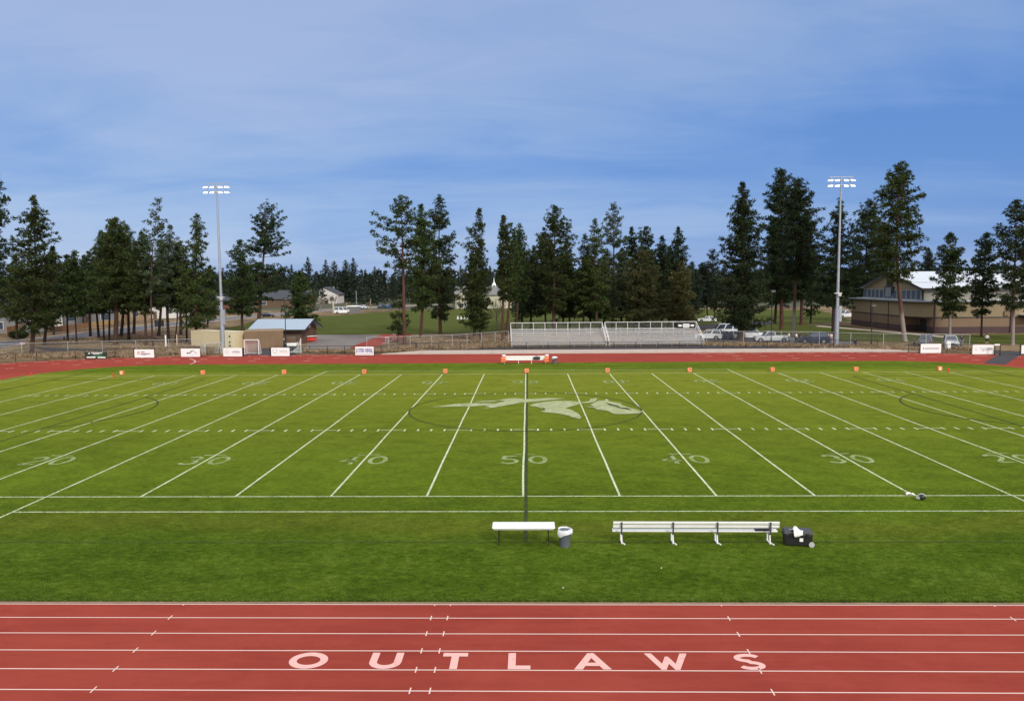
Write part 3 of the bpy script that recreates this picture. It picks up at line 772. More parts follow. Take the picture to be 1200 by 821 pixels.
T(135.5, 404.5, 135, 257, 360, 25, 'broad', 'mid', 'brown', 'bushiest mid green pine of the left wood, on the thickest dark trunk', 7)
T(151, 399, 149, 265, 362, 14, 'airy', 'mid', 'dark', 'pine with a straight dark trunk just right of the bushiest one', 4)
T(171.5, 406, 166, 273, 366, 19, 'dense', 'mid', 'brown', 'bright green pine behind the white sign with the red mark', 4)
T(179.5, 407.5, 186, 233, 345, 13, 'sparse', 'grey', 'brown', 'thin leaning pine with a bare stem and tufted top, tallest of the left wood', 3)
T(198, 402, 200, 265, 356, 19, 'airy', 'grey', 'dark', 'grey green pine on a dark trunk beside the leaning thin one', 4.5)
T(205, 401.5, 207, 290, 358, 12, 'dense', 'dark', 'dark', 'small dark pine with thin trunk between the grey green pine and the conical one', 2)
T(219, 400, 217, 308, 366, 13, 'dense', 'dark', 'dark', 'low dark pine behind the left end of the cream container', 3)
T(230.5, 404.5, 231, 252, 384, 22, 'airy', 'mid', 'red', 'conical pine rising behind the cream container, left of the floodlight mast', 5)
T(98, 384, 98, 300, 362, 9, 'dense', 'dark', 'dark', 'narrow dark pine across the street, seen between two slim pines')
T(20, 398, 18, 300, 372, 16, 'dense', 'dark', 'dark', 'dark pine filling the gap left of the large pine with thick reddish trunk')
T(157, 391, 158, 284, 360, 14, 'dense', 'dark', 'dark', 'shaded pine at the back, between the bushiest pine and the bright green one')
T(243, 384, 246, 312, 372, 12, 'dense', 'dark', 'dark', 'dark pine low behind the left floodlight mast')
T(63, 392, 60, 306, 372, 14, 'dense', 'dark', 'dark', 'dark filler pine just right of the large pine with thick reddish trunk')
T(106, 394, 104, 296, 366, 13, 'dense', 'dark', 'dark', 'dark pine between the round-topped slim one and the bright green crowns')
T(142, 394, 143, 272, 362, 15, 'dense', 'mid', 'dark', 'green pine close behind the right shoulder of the bushiest one')
T(186, 393, 189, 282, 360, 14, 'dense', 'dark', 'dark', 'dark pine behind the stem of the leaning thin pine')
T(212, 392, 211, 284, 362, 15, 'dense', 'mid', 'dark', 'shaded pine between the grey green pine and the conical one, farther back')
# behind the shed
T(284, 389, 281, 282, 368, 21, 'airy', 'mid', 'brown', 'broad olive pine with thin pale top behind the brown container', 4)
T(303, 381, 314, 245, 350, 23, 'round', 'dark', 'red', 'tall round-topped dark pine with red trunk behind the blue roofed shed', 6, 0.12)
T(351, 386, 351, 319, 383, 19, 'dense', 'mid', 'dark', 'low dense conical pine directly behind the shed gable', 3)
# middle group
T(474, 403.5, 470, 232, 318, 23, 'open', 'mid', 'red', 'open-crowned tall pine with long bare red trunk beside the red runway', 5.5, -0.22)
T(466, 401, 468, 348, 393, 10, 'open', 'mid', 'brown', 'small sapling pine leaning on the tall bare red trunk by the runway', 2)
T(492.5, 396, 493, 241, 362, 17, 'column', 'mid', 'red', 'dense column-shaped pine, middle one of the three by the runway', 4.5)
T(516, 391, 515, 231, 373, 18, 'open', 'dark', 'red', 'tall dark pine with level branches, right one of the three by the runway', 5, 0.0, 1.5)
T(563, 400, 562, 246, 386, 17, 'airy', 'mid', 'brown', 'pine whose lowest boughs nearly reach the ground, left of the white steeple', 3, -0.36, 1.3)
T(556, 395, 552, 300, 378, 9, 'dense', 'dark', 'dark', 'darker pine close behind the one with boughs near the ground', 4)
T(589, 399, 590, 254, 352, 11, 'column', 'mid', 'red', 'pine on a reddish trunk just right of the white steeple', 4.5, 0.45)
T(593, 395, 602, 275, 350, 12, 'column', 'mid', 'red', 'twin trunked companion right behind the pine beside the white steeple', 4)
T(604, 392, 609, 262, 352, 15, 'airy', 'mid', 'brown', 'pine above the left corner of the bleachers', 4)
T(622, 386, 626, 290, 366, 13, 'dense', 'dark', 'dark', 'short dark pine in the dip between two taller ones over the left bleacher')
T(649, 392, 651, 243, 364, 23, 'open', 'mid', 'brown', 'spreading pine with tufted wide top over the middle of the left bleacher', 5, 0.0, 1.4)
T(640, 388, 636, 275, 366, 18, 'dense', 'dark', 'dark', 'dark dense pine filling in behind the spreading tufted one', 3)
T(668, 388, 664, 283, 368, 14, 'dense', 'mid', 'dark', 'shorter pine right of the spreading tufted one', 3)
T(683, 390, 685, 275, 364, 14, 'airy', 'mid', 'dark', 'thin-topped pine between the spreading tufted one and the greyish pale one', 3)
T(700, 391, 697, 258, 364, 15, 'airy', 'mid', 'brown', 'pine leaning against the left of the greyish pale crown above the bleacher stair', 4.5)
T(717, 388, 718, 239, 360, 17, 'sparse', 'grey', 'brown', 'greyish pale thin-leaved pine over the gap between the two bleachers', 4, 0.0, 1.5)
T(708, 384, 709, 300, 372, 18, 'dense', 'mid', 'dark', 'dense lower pine at the foot of the greyish pale crown')
T(741, 384, 740, 268, 366, 13, 'column', 'dark', 'dark', 'narrow dark pine right of the greyish pale one')
T(757, 384, 757, 268, 366, 14, 'round', 'dark', 'dark', 'blunt-topped dark pine left of the broad brownish one', None, 0.0, 1.4)
T(752, 391, 752, 296, 383, 26, 'broad', 'olive', 'brown', 'broad brownish olive pine in front of the dark ones over the right bleacher')
T(776, 383, 776, 278, 372, 17, 'dense', 'dark', 'dark', 'dark dense pine between the two brownish olive ones')
T(796, 382, 795, 267, 370, 14, 'column', 'dark', 'dark', 'tallest dark columnar pine above the right end of the bleachers')
T(799, 390, 799, 309, 384, 18, 'broad', 'olive', 'brown', 'smaller brownish olive pine at the right end of the bleachers')
T(829, 370.5, 822, 310, 358, 15, 'dense', 'blue', 'dark', 'far greenish pine behind the parked white saloon', 2)
T(838, 371, 836, 293, 360, 11, 'sparse', 'blue', 'dark', 'slender far pine with thin top left of the largest conical pine', 2, 0.0, 1.6)
T(612, 381, 614, 292, 372, 15, 'dense', 'dark', 'dark', 'shaded pine low behind the left end of the left bleacher')
T(660, 379, 658, 296, 372, 17, 'dense', 'dark', 'dark', 'shaded broad pine low behind the middle of the left bleacher')
T(692, 379, 689, 298, 372, 16, 'dense', 'dark', 'dark', 'shaded pine low behind the bleacher stair gap')
T(728, 379, 729, 292, 372, 16, 'dense', 'dark', 'dark', 'shaded pine low behind the left end of the right bleacher')
T(765, 378, 766, 296, 372, 16, 'dense', 'dark', 'dark', 'shaded pine low between the two brownish olive pines')
T(784, 381, 785, 290, 372, 15, 'dense', 'mid', 'dark', 'green pine just left of the tallest dark columnar one')
T(812, 376, 811, 308, 368, 12, 'dense', 'blue', 'dark', 'greyish pine right of the smaller brownish olive one')
# right group
T(868, 398.5, 870, 215, 384, 30, 'dense', 'dark', 'brown', 'largest conical pine standing among the parked cars', 10)
T(916, 386, 915, 202, 352, 21, 'round', 'dark', 'red', 'tallest dark pine with red trunk, left of the twin tops right of the conical one', 6, 0.0, 1.6)
T(929.5, 393, 935, 211, 326, 25, 'column', 'dark', 'grey', 'dark full-crowned pine on a bare grey-footed trunk behind the pickup', 5, 0.10)
T(908, 379, 905, 258, 356, 16, 'dense', 'dark', 'red', 'dark pine on a red trunk behind the black street lamp by the pickup', 4)
T(939, 381, 946, 248, 350, 18, 'dense', 'dark', 'red', 'dark pine with a short red trunk right behind the grey-footed bare trunk', 5)
T(950, 379, 953, 290, 372, 11, 'open', 'dark', 'dark', 'low dark tree hanging between the red trunks and the right floodlight mast', 3)
T(976, 397, 985, 236, 358, 24, 'airy', 'dark', 'dark', 'dark pine directly behind the right floodlight mast', 5)
T(1010, 377, 1020, 236, 352, 22, 'open', 'dark', 'dark', 'dark pine behind the left of the tallest one at the school gym', 4, 0.0, 1.6)
T(1030, 376, 1036, 262, 345, 17, 'dense', 'mid', 'dark', 'pine whose crown shows over the gym gable, behind the tallest pine')
T(1060.5, 400, 1055, 191, 330, 24, 'open', 'mid', 'grey', 'tallest pine at the gym front, long reddish trunk with grey foot', 6.5, 0.0, 1.55)
T(1113, 396, 1114, 275, 372, 15, 'open', 'mid', 'grey', 'small pine in front of the gym wall above the two parked estate cars', 4, 0.0, 2.0)
T(1150, 394.5, 1157, 274, 370, 15, 'open', 'dark', 'brown', 'slightly leaning small pine in front of the gym wall, without grey foot', 3, 0.0, 2.0)
T(1186.5, 404, 1192, 236, 362, 21, 'open', 'dark', 'grey', 'dark pine near the right edge with a pale grey lower trunk', 5, 0.0, 1.6)
T(1215, 398, 1216, 262, 370, 18, 'column', 'dark', 'brown', 'dark pine cut off by the right edge of the photo')
T(1090, 362, 1088, 291, 352, 14, 'dense', 'blue', 'dark', 'pine crown peeking over the gym roof right of the tallest pine')

# ------------------------------------------------------------------ distant trees
far_src = []
for i in range(6):
    H = 20.0; holder = bpy.data.objects.new('pine_tree', None)
    st = ('dense', 'dense', 'column', 'dense', 'broad', 'airy')[i]
    tk, cr = pine_meshes(900+i, H, 2.0+i*.4, (3.4, 3.0, 2.6, 3.8, 4.2, 3.4)[i], st, 'blue', 'dark', (0, 0), .24, None, .55)
    far_src.append((tk.data, cr.data))
    bpy.data.objects.remove(tk); bpy.data.objects.remove(cr); bpy.data.objects.remove(holder)
def far_tree(x, yb, yt, v, label, wide=1.0):
    b = at(x, yb); H = atY(x, yt, b.y).z
    o = thing('pine_tree', label, 'tree', (b.x, b.y, 0), random.uniform(0, 6), 'distant pines behind the practice field')
    o.scale = (H/20*wide, H/20*wide, H/20)
    for nm, me in zip(('trunk', 'crown'), far_src[v % 6]):
        c = bpy.data.objects.new(nm, me); COL.objects.link(c); c.parent = o
FL = 'distant dark pine in the tree line beyond the practice field'
FT = [(362, 353, 302, 0, 'pointed distant pine just right of the low dense pine behind the shed', 1.0), (343, 356, 311, 2, 'far pine showing between the round-topped dark pine and the shed pine', 1.0),
      (372, 354, 318, 3, 'low far pine in the dip right of the pointed distant one', 1.1),
      (383, 353, 305, 1, 'left of two joined distant pines above the white van', 1.0), (393, 354, 307, 4, 'right of two joined distant pines above the white van', .9),
      (406, 354, 305, 3, 'left of the widest distant pair above the small white hut', 1.1), (415, 353, 303, 0, 'right of the widest distant pair above the small white hut', 1.1),
      (429, 352, 316, 1, 'lower distant pine right of the widest distant pair', 1.0), (440, 352, 313, 2, 'distant pine just left of the open-crowned tall pine', 1.1)]
for x, yb, yt, v, lab, wd in FT: far_tree(x, yb, yt, v, lab, wd)
rr = random.Random(5)
for x in list(range(247, 345, 9))+list(range(452, 880, 11))+list(range(880, 1210, 13)):
    yb = rr.uniform(352.5, 355.5) if x < 1000 else rr.uniform(350, 352)
    far_tree(x+rr.uniform(-3, 3), yb, rr.uniform(307, 322), rr.randrange(6), FL, rr.uniform(.9, 1.2))
for x in list(range(2, 240, 14)):
    far_tree(x+rr.uniform(-4, 4), rr.uniform(358, 362), rr.uniform(306, 322), rr.randrange(6), 'distant dark pine behind the houses beyond the street', rr.uniform(.9, 1.2))
# the closed wood farther back
def far_wood():
    rg = np.random.default_rng(77); cards_obj.rg = rg
    P = []; D = []; L = []
    for i in range(760):
        d = rg.uniform(345, 620); a = rg.uniform(-.66, .66)
        x, y = d*math.tan(a), d-36; H = rg.uniform(11, 17)+(d-430)*.012; r = rg.uniform(2.6, 4.2)
        m = 230; t = rg.uniform(0, 1, m)**1.15; rad = r*(1-t)**.8*np.sqrt(rg.uniform(.25, 1, m)); az = rg.uniform(0, 6.283, m)
        p = np.stack([x+rad*np.cos(az), y+rad*np.sin(az), .6+(H-.6)*t], 1)
        dd = np.stack([np.cos(az), np.sin(az), rg.uniform(-.3, .9, m)], 1)+rg.normal(size=(m, 3))*.5
        dd /= np.linalg.norm(dd, axis=1, keepdims=True); P.append(p); D.append(dd); L.append(rg.uniform(1.0, 1.9, m))
    P = np.concatenate(P); D = np.concatenate(D); L = np.concatenate(L)
    o = cards_obj('far_wood', P, D, L, L*.30, NEED['blue']); stuff(o)
    o['label'] = 'closed dark pine wood along the horizon'; o['category'] = 'wood'
far_wood()
# pale bare trees by the far street
def bare_tree(x, yb, yt, label):
    b = at(x, yb); H = atY(x, yt, b.y).z; rg = random.Random(int(x))
    o = thing('bare_tree', label, 'tree', (b.x, b.y, 0), 0)
    mb = MB(); mb.tube([(0, 0, 0), (.05, 0, H*.3), (0, .05, H*.55)], [.16, .12, .07], 6); mb.build('trunk', M['twig'], o)
    mc = MB()
    def br(p, d, ln, r, lev):
        q = p+d*ln; mc.tube([p, q], [r, r*.6], 4, 0, False)
        if lev == 0: return
        for _ in range(4):
            dd = (d+Vector((rg.gauss(0, .5), rg.gauss(0, .5), rg.uniform(.0, .5)))).normalized(); br(p+d*ln*rg.uniform(.4, 1), dd, ln*.62, r*.55, lev-1)
    for k in range(9):
        a = k*2.4; br(Vector((0, 0, H*(.22+.035*k))), Vector((math.cos(a)*.7, math.sin(a)*.7, .9)).normalized(), H*.28, .06, 3)
    mc.build('crown', M['twig'], o)
bare_tree(376, 364, 346, 'pale bare tree standing left of the pale post by the far street')
bare_tree(391, 366, 342, 'pale bare tree standing just left of the white van')
bare_tree(582, 388, 346, 'bare grey shrub-like tree under the white steeple')

# ------------------------------------------------------------------ dry grass tufts and turf
def tufts(name, polys, n, h, mat, label, clump=5):
    rg = np.random.default_rng(len(name)*7+n); cards_obj.rg = rg
    P = []
    ar = []
    for (x0, y0), (x1, y1), (wd) in polys: ar.append(math.hypot(x1-x0, y1-y0)*wd)
    for (a, b, wd), A_ in zip(polys, ar):
        k = int(n*A_/sum(ar)); t = rg.uniform(0, 1, k); o = rg.uniform(-.5, .5, k)*wd
        dx, dy = b[0]-a[0], b[1]-a[1]; l = math.hypot(dx, dy)
        x = a[0]+dx*t-dy/l*o; y = a[1]+dy*t+dx/l*o
        keep = (np.sin(x*.63+1.3*np.sin(y*.41))+np.cos(y*.87+x*.2)+rg.normal(size=k)*.9) > -.5
        P.append(np.stack([x, y, np.zeros(k)], 1)[keep])
    P = np.concatenate(P); P = np.repeat(P, clump, 0)+np.concatenate([rg.normal(size=(len(P)*clump, 2))*.10, np.zeros((len(P)*clump, 1))], 1)
    D = np.concatenate([rg.normal(size=(len(P), 2))*.45, np.ones((len(P), 1))], 1); D /= np.linalg.norm(D, axis=1, keepdims=True)
    L = rg.uniform(.5, 1.15, len(P))*h
    o = stuff(cards_obj(name, P, D, L, L*.16, mat)); o['label'] = label; o['category'] = 'grass'
g2 = lambda x, y: tuple(at(x, y)[:2])
tufts('dry_grass', [(g2(-20, 418), g2(250, 413.5), 9), (g2(150, 405), g2(228, 408), 9), (g2(356, 413), g2(470, 411.5), 3.5), (g2(470, 409.5), g2(596, 404.5), 9), (g2(826, 403.5), g2(1060, 408.5), 6), (g2(480, 400), g2(600, 396), 12), (g2(1060, 409), g2(1140, 409.5), 3), (g2(30, 402), g2(180, 396), 9)],
      17000, .42, M['straw'], 'tall dry straw-coloured grass behind the fences', 5)
def turf():
    rg = np.random.default_rng(5); cards_obj.rg = rg
    n = 5200; x = rg.uniform(-18, 18, n); P = np.stack([x, -12.13+np.abs(rg.normal(size=n))*.05, np.full(n, .03)], 1)
    n2 = 150000; Q = np.stack([rg.uniform(-25, 25, n2), -12.1+13.5*rg.uniform(0, 1, n2)**1.5, np.full(n2, .038)], 1)
    P = np.concatenate([P, Q]); m = len(P)
    D = np.concatenate([rg.normal(size=(m, 2))*.75+[-.25, 0], np.ones((m, 1))*.9], 1); D[:n, 1] -= .35; D /= np.linalg.norm(D, axis=1, keepdims=True)
    L = np.concatenate([rg.uniform(.04, .085, n), rg.uniform(.022, .05, m-n)])
    o = stuff(cards_obj('turf_blades', P, D, L, L*.28, M['turf'])); o['label'] = 'longer grass blades of the strip beside the near track'; o['category'] = 'grass'
turf()

# ------------------------------------------------------------------ fences
def fence(name, label, pts, h, postmat, linkmat, gap=3.1, pr=.04, railz=None, group=None, bottom=True):
    P = [Vector((p[0], p[1], 0)) for p in pts]; o = thing(name, label, 'fence', P[0], 0, group)
    L = [v-P[0] for v in P]
    seg = []; 
    for a, b in zip(L[:-1], L[1:]):
        n = max(1, round((b-a).length/gap))
        for k in range(n): seg.append(a+(b-a)*k/n)
    seg.append(L[-1])
    for p in seg[:98]:
        MB().tube([p+Vector((0, 0, -.05)), p+Vector((0, 0, h+.04))], pr, 8).build('post', postmat, o)
    rl = MB()
    for a, b in zip(L[:-1], L[1:]):
        rl.tube([a+Vector((0, 0, h)), b+Vector((0, 0, h))], pr*.72, 6)
    rl.build('top_rail', postmat, o)
    if bottom:
        rb = MB()
        for a, b in zip(L[:-1], L[1:]): rb.tube([a+Vector((0, 0, .08)), b+Vector((0, 0, .08))], pr*.55, 6)
        rb.build('bottom_rail', postmat, o)
    ms = MB()
    for a, b in zip(L[:-1], L[1:]):
        off = Vector((0, -pr*1.1, 0))
        ms.add([a+off+Vector((0, 0, .05)), b+off+Vector((0, 0, .05)), b+off+Vector((0, 0, h)), a+off+Vector((0, 0, h))], [(0, 1, 2, 3)])
    ms.build('netting', linkmat, o)
    return o
def farc(xs, r=49.9):
    out = []
    for x in xs:
        s = 1 if x > 0 else -1; dx = max(0, abs(x)-40); out.append((x, TC+math.sqrt(r*r-dx*dx)))
    return out
fence('track_fence', 'low black chain-link fence round the left bend, hung with sponsor signs', farc([-76.5, -73.5, -70, -66, -62, -57.5, -53, -48.5, -44]), 1.15, M['black_metal'], M['black_link'])
fence('track_fence', 'low black chain-link fence between the grey shield sign and the bleachers', farc([-36, -31, -26])+[(-20.8, 74.6), (-16.4, 78.6)], 1.15, M['black_metal'], M['black_link'], 3.3)
fence('track_fence', 'long straight low black fence in front of the bleachers', [(-16.3, 78.9), (52.0, 79.9)], 1.15, M['black_metal'], M['black_link'], 3.25)
fence('track_fence', 'low black fence round the right bend, behind the white signs', farc([53, 57.5, 61.5]), 1.15, M['black_metal'], M['black_link'], 3.0)
fence('track_fence', 'short piece of black fence at the right edge beyond the crossing', farc([66.2, 69.5, 73.5]), 1.15, M['black_metal'], M['black_link'], 3.0)
fence('boundary_fence', 'grey chain-link fence running in front of the left wood', [g2(-30, 419), g2(80, 415), g2(236, 410.5)], 1.8, M['galv_light'], M['grey_link'], 5.0, .035, None, None, False)
fence('boundary_fence', 'grey chain-link fence climbing to the left end of the bleachers', [g2(430, 410), g2(530, 406.5), g2(596, 401)], 1.9, M['galv_light'], M['grey_link'], 3.2, .035, None, None, False)
fence('boundary_fence', 'tall grey chain-link fence between the parked cars and the track', [g2(828, 403), g2(960, 404.3), g2(1035, 407), g2(1136, 408.5)], 2.05, M['galv_light'], M['grey_link'], 5.2, .04, None, None, False)

# ------------------------------------------------------------------ floodlight masts
def mast(x, yb, yt, label, box_side):
    b = at(x, yb); H = atY(x, yt, b.y).z
    o = thing('floodlight_mast', label, 'floodlight', (b.x, b.y, 0), 0, 'floodlight masts')
    MB().tube([(0, 0, -.1), (0, 0, 5.6)], [.34, .31], 16).build('base_sleeve', M['galv'], o, True)
    MB().tube([(0, 0, 5.55), (0, 0, 8.0), (0, 0, H*.7), (0, 0, H)], [.24, .21, .15, .11], 16).build('pole', M['galv'], o, True)
    MB().box((0, -.05, 8.0), (1.05, .5, .16)).box((.15, -.3, 7.75), (.45, .3, .4)).build('bracket', M['galv_light'], o, False, .02)
    MB().box((box_side*.36, -.12, 4.9), (.42, .4, 2.3)).build('control_box', M['galv'], o, False, .03)
    cr = MB()
    for z, w in ((H-.05, 3.5), (H-.45, 4.1), (H-1.25, 4.1)): cr.bar((-w/2, 0, z), (w/2, 0, z), .10, .10)
    for xx in (-1.5, -.05, 1.4): cr.bar((xx, .02, H-1.3), (xx, .02, H+.1), .07, .07)
    cr.build('crossarms', M['galv'], o)
    for z in (H-.62, H-1.42):
        for k, xx in enumerate((-1.62, -.62, .62, 1.62)):
            f = MB(); s = -1 if xx < 0 else 1
            P = [(xx-s*.36, -.30, z+.15), (xx+s*.26, -.30, z+.11), (xx+s*.46, -.34, z-.08), (xx-s*.26, -.34, z-.10)]
            Q = [(p[0]*.98, .18, p[2]+.10) for p in P]
            f.add(P+Q, [(0, 1, 2, 3), (7, 6, 5, 4), (0, 4, 5, 1), (1, 5, 6, 2), (2, 6, 7, 3), (3, 7, 4, 0)])
            fo = f.build('floodlight', M['white_paint'], o)
            l = MB(); c = Vector((sum(p[0] for p in P)/4, -.345, sum(p[2] for p in P)/4))
            l.add([c+(Vector((p[0], -.36, p[2]))-c)*.92 for p in P], [(0, 1, 2, 3)]); l.build('lens', M['flood'], fo)
    return o
mast(261.5, 408.2, 215, 'left galvanised floodlight mast with lit white lamps, beside the cream container', 1)
mast(980, 405.5, 207, 'right galvanised floodlight mast with lit white lamps, in front of the dark pine', 1)

# ------------------------------------------------------------------ bleachers
def bleacher(x0, x1, y0, label, sign=False):
    W_ = x1-x0; o = thing('bleachers', label, 'bleachers', ((x0+x1)/2, y0, 0), math.atan2(1.2, 30), 'bleachers across the field')
    n = 8; rise, tread = .265, .62; z0 = .55; st = MB(); ft = MB(); ri = MB(); fr = MB()
    for k in range(n):
        y = k*tread; z = z0+k*rise
        st.box((0, y+.14, z), (W_-.1, .28, .05))
        ft.box((0, y+.42, z-.30+.02), (W_-.14, .30, .04))
        ri.box((0, y-.02+.32, z-.13), (W_-.16, .02, .06))
    xs = [-W_/2+.15+(W_-.3)*k/6 for k in range(7)]
    for x in xs:
        fr.bar((x, -.15, .12), (x, n*tread, z0+n*rise-.10), .07, .10)
        fr.bar((x, .05, .0), (x, .05, z0-.03), .06, .06); fr.bar((x, n*tread*.5, 0), (x, n*tread*.5, z0+n*rise*.5-.1), .06, .06)
        fr.bar((x, n*tread, 0), (x, n*tread, z0+n*rise), .06, .06)
    s_ = st.build('seat_planks', M['alu'], o); ft.build('foot_planks', M['galv_light'], o); ri.build('risers', M['alu'], o); fr.build('frame', M['galv'], o)
    g = MB(); yb = n*tread-.1; zt = z0+n*rise+.85; zb = z0+n*rise-.25
    g.bar((-W_/2, yb, zt), (W_/2, yb, zt), .07, .07); g.bar((-W_/2, yb, zb+.12), (W_/2, yb, zb+.12), .04, .04); g.bar((-W_/2, yb, zb-.5), (W_/2, yb, zb-.5), .04, .04)
    for k in range(9):
        x = -W_/2+W_*k/8; g.bar((x, yb, zb-.9), (x, yb, zt), .06, .06)
    g.build('back_rail', M['alu'], o)
    for s in (-1, 1):
        e = MB(); x = s*W_/2
        e.bar((x, -.1, 1.25), (x, yb, zt), .06, .06); e.bar((x, -.1, .75), (x, yb, zt-.5), .05, .05)
        for k in range(5): yy = -.1+(yb+.1)*k/4; e.bar((x, yy, .2+zb*k/4*.8), (x, yy, 1.25+(zt-1.25)*k/4), .05, .05)
        e.build('end_rail', M['alu'], o)
    MB().add([(-W_/2, yb+.06, zb), (W_/2, yb+.06, zb), (W_/2, yb+.06, zt), (-W_/2, yb+.06, zt)], [(0, 1, 2, 3)]).build('netting', M['grey_link'], o)
    return o, yb, zb, zt
bleacher(-2.35, 12.3, 83.6, 'silver bleachers left of the stair gap, plain back rail')
bo, byb, bzb, bzt = bleacher(12.7, 27.4, 84.15, 'silver bleachers right of the stair gap, with a black sign on the back rail')
def board(o, w, h, z, mat, t=.03, y=0.0): return MB().box((0, y, z), (w, t, h)).build('panel', mat, o)
sb = atY(805, 380.5, 88.3)
o = thing('hanging_sign', 'black sign with white lettering and two white marks on the bleacher back rail', 'sign', (sb.x, 88.9, sb.z-.62), math.atan2(1.2, 30))
board(o, 2.9, .95, .5, M['black'])
mk = MB()
for s in (-1, 1):
    mk.prism([(s*.62, 0), (s*.9, .12), (s*1.3, .10), (s*1.2, -.18), (s*.85, -.16)][::s], 0, .012)
ob = mk.build('marks', M['white_paint'], o, loc=(0, -.02, .5)); ob.rotation_euler = (PI/2, 0, 0)
mk = MB()
mk.box((0, -.02, .68), (1.0, .01, .13)); mk.box((0, -.02, .48), (1.15, .01, .16)); mk.box((0, -.02, .22), (1.0, .01, .14)); mk.build('text_lines', M['white_paint'], o)

# ------------------------------------------------------------------ sponsor signs on the fence
def face_rz(p): return math.atan2(p.x-0.3, -(p.y+36))*-1*0.55 if False else 0
def sign(x0, x1, yt, yb, label, mat='banner', frame=True, rz=0.0):
    a, b = at(x0, yb), at(x1, yb); c = (a+b)/2
    rz = math.atan2(b.y-a.y, b.x-a.x) if rz is None else rz
    w = (b-a).length; h = atY((x0+x1)/2, yt, c.y).z
    o = thing('fence_sign', label, 'sign', (c.x, c.y, .02), rz, 'sponsor signs along the track fence')
    board(o, w, h-.1, h/2, M[mat])
    if frame:
        for s in (-1, 1):
            f = MB(); f.bar((s*(w/2-.05), .08, 0), (s*(w/2-.05), .08, h+.06), .06, .06); f.bar((s*(w/2-.05), .08, .03), (s*(w/2-.05), .75, .03), .05, .05); f.bar((s*(w/2-.05), .75, .03), (s*(w/2-.05), .11, h*.8), .04, .04); f.build('support', M['black_metal'], o)
    return o, w, h
def marks(o, items, mat, name='marks', y=-.022):
    m = MB()
    for kind, *a in items:
        if kind == 'bar': x, z, w, h = a; m.box((x, y, z), (w, .01, h))
        elif kind == 'poly': m.side([(p[0], p[1]) for p in a[0]], y-.005, y+.003)
        elif kind == 'ring':
            x, z, r, t = a
            P = [(x+r*math.cos(2*PI*k/20), y-.004, z+r*math.sin(2*PI*k/20)) for k in range(20)]; Q = [(x+(r-t)*math.cos(2*PI*k/20), y-.004, z+(r-t)*math.sin(2*PI*k/20)) for k in range(20)]
            m.add(P+Q, [(k, 20+k, 20+(k+1) % 20, (k+1) % 20) for k in range(20)])
    return m.build(name, mat, o)
o, w, h = sign(99.5, 125, 412, 420.8, 'dark green sign with white lettering on the left bend fence', 'green_sign', True, None)
marks(o, [('bar', .2, .86, 1.6, .10), ('bar', .1, .70, .9, .07), ('poly', [(-1.05, .72), (-.75, .72), (-.88, .95)]), ('bar', -.65, .26, 1.25, .17), ('bar', .85, .24, 1.1, .15)], M['white_paint'], 'text_lines')
marks(o, [('poly', [(-.5, .42), (.9, .52), (.95, .46), (-.3, .36)]), ('bar', .75, .60, .5, .05)], M['green_mark'], 'stripe')
o, w, h = sign(158, 180.8, 409, 419.4, 'white sign with a round red mark and small text', 'banner', True, None)
marks(o, [('ring', -.82, .68, .21, .06), ('bar', -.80, .68, .06, .26)], M['red_ink'], 'emblem'); marks(o, [('bar', -.22, .82, .55, .09), ('bar', .15, .58, 1.3, .10), ('bar', -.1, .44, .7, .05)], M['dark_ink'], 'text_lines')
o, w, h = sign(212.3, 234.6, 408, 418.4, 'white sign with a black horse and mountain outline', 'banner', True, None)
marks(o, [('poly', [(-.62, .48), (-.48, .56), (-.42, .72), (-.28, .62), (.0, .66), (.12, .80), (.20, .94), (.26, .84), (.16, .70), (.06, .58), (-.12, .50), (-.34, .52), (-.44, .44)]), ('poly', [(.10, .72), (.36, .98), (.92, .50), (.86, .48), (.36, .90), (.16, .70)]), ('poly', [(-.10, .84), (.06, .92), (.10, .88), (-.06, .80)])], M['dark_ink'], 'emblem')
marks(o, [('bar', .1, .34, 1.0, .035)], M['grey_ink'], 'text_lines')
o, w, h = sign(261.9, 284, 407.3, 418, 'white sign with a thin grey circle mark, next to a black end panel', 'banner', True, None)
marks(o, [('ring', -.82, .66, .32, .05), ('poly', [(-1.02, .64), (-.90, .74), (-.82, .66), (-.72, .76), (-.62, .64), (-.72, .68), (-.82, .58), (-.92, .66)])], M['grey_ink'], 'emblem'); marks(o, [('bar', .45, .66, 1.2, .10), ('bar', .45, .82, .8, .05)], M['galv'], 'text_lines'); marks(o, [('bar', .45, .46, .9, .05)], M['grey_ink'], 'small_text')
MB().box((w/2+.16, .02, h/2), (.26, .05, h-.08)).build('end_panel', M['black'], o)
o, w, h = sign(318, 339.5, 407, 417.6, 'white sign with a pale grey shield, next to a black end panel', 'banner', True, None)
marks(o, [('poly', [(-1.1, .98), (-.44, .98), (-.44, .70), (-.52, .52), (-.77, .36), (-1.02, .52), (-1.1, .70)])], M['grey_ink'], 'emblem'); marks(o, [('poly', [(-1.02, .91), (-.52, .91), (-.52, .71), (-.59, .56), (-.77, .45), (-.95, .56), (-1.02, .71)]), ], M['banner'], 'emblem_inner', -.030); marks(o, [('bar', .4, .80, 1.1, .08), ('bar', .45, .58, 1.2, .07)], M['grey_ink'], 'text_lines')
MB().box((-w/2-.12, .02, h/2), (.22, .05, h-.08)).build('end_panel', M['black'], o)
o, w, h = sign(416.5, 438, 405.8, 416.6, 'white sign with arched blue block letters', 'banner', True, None)
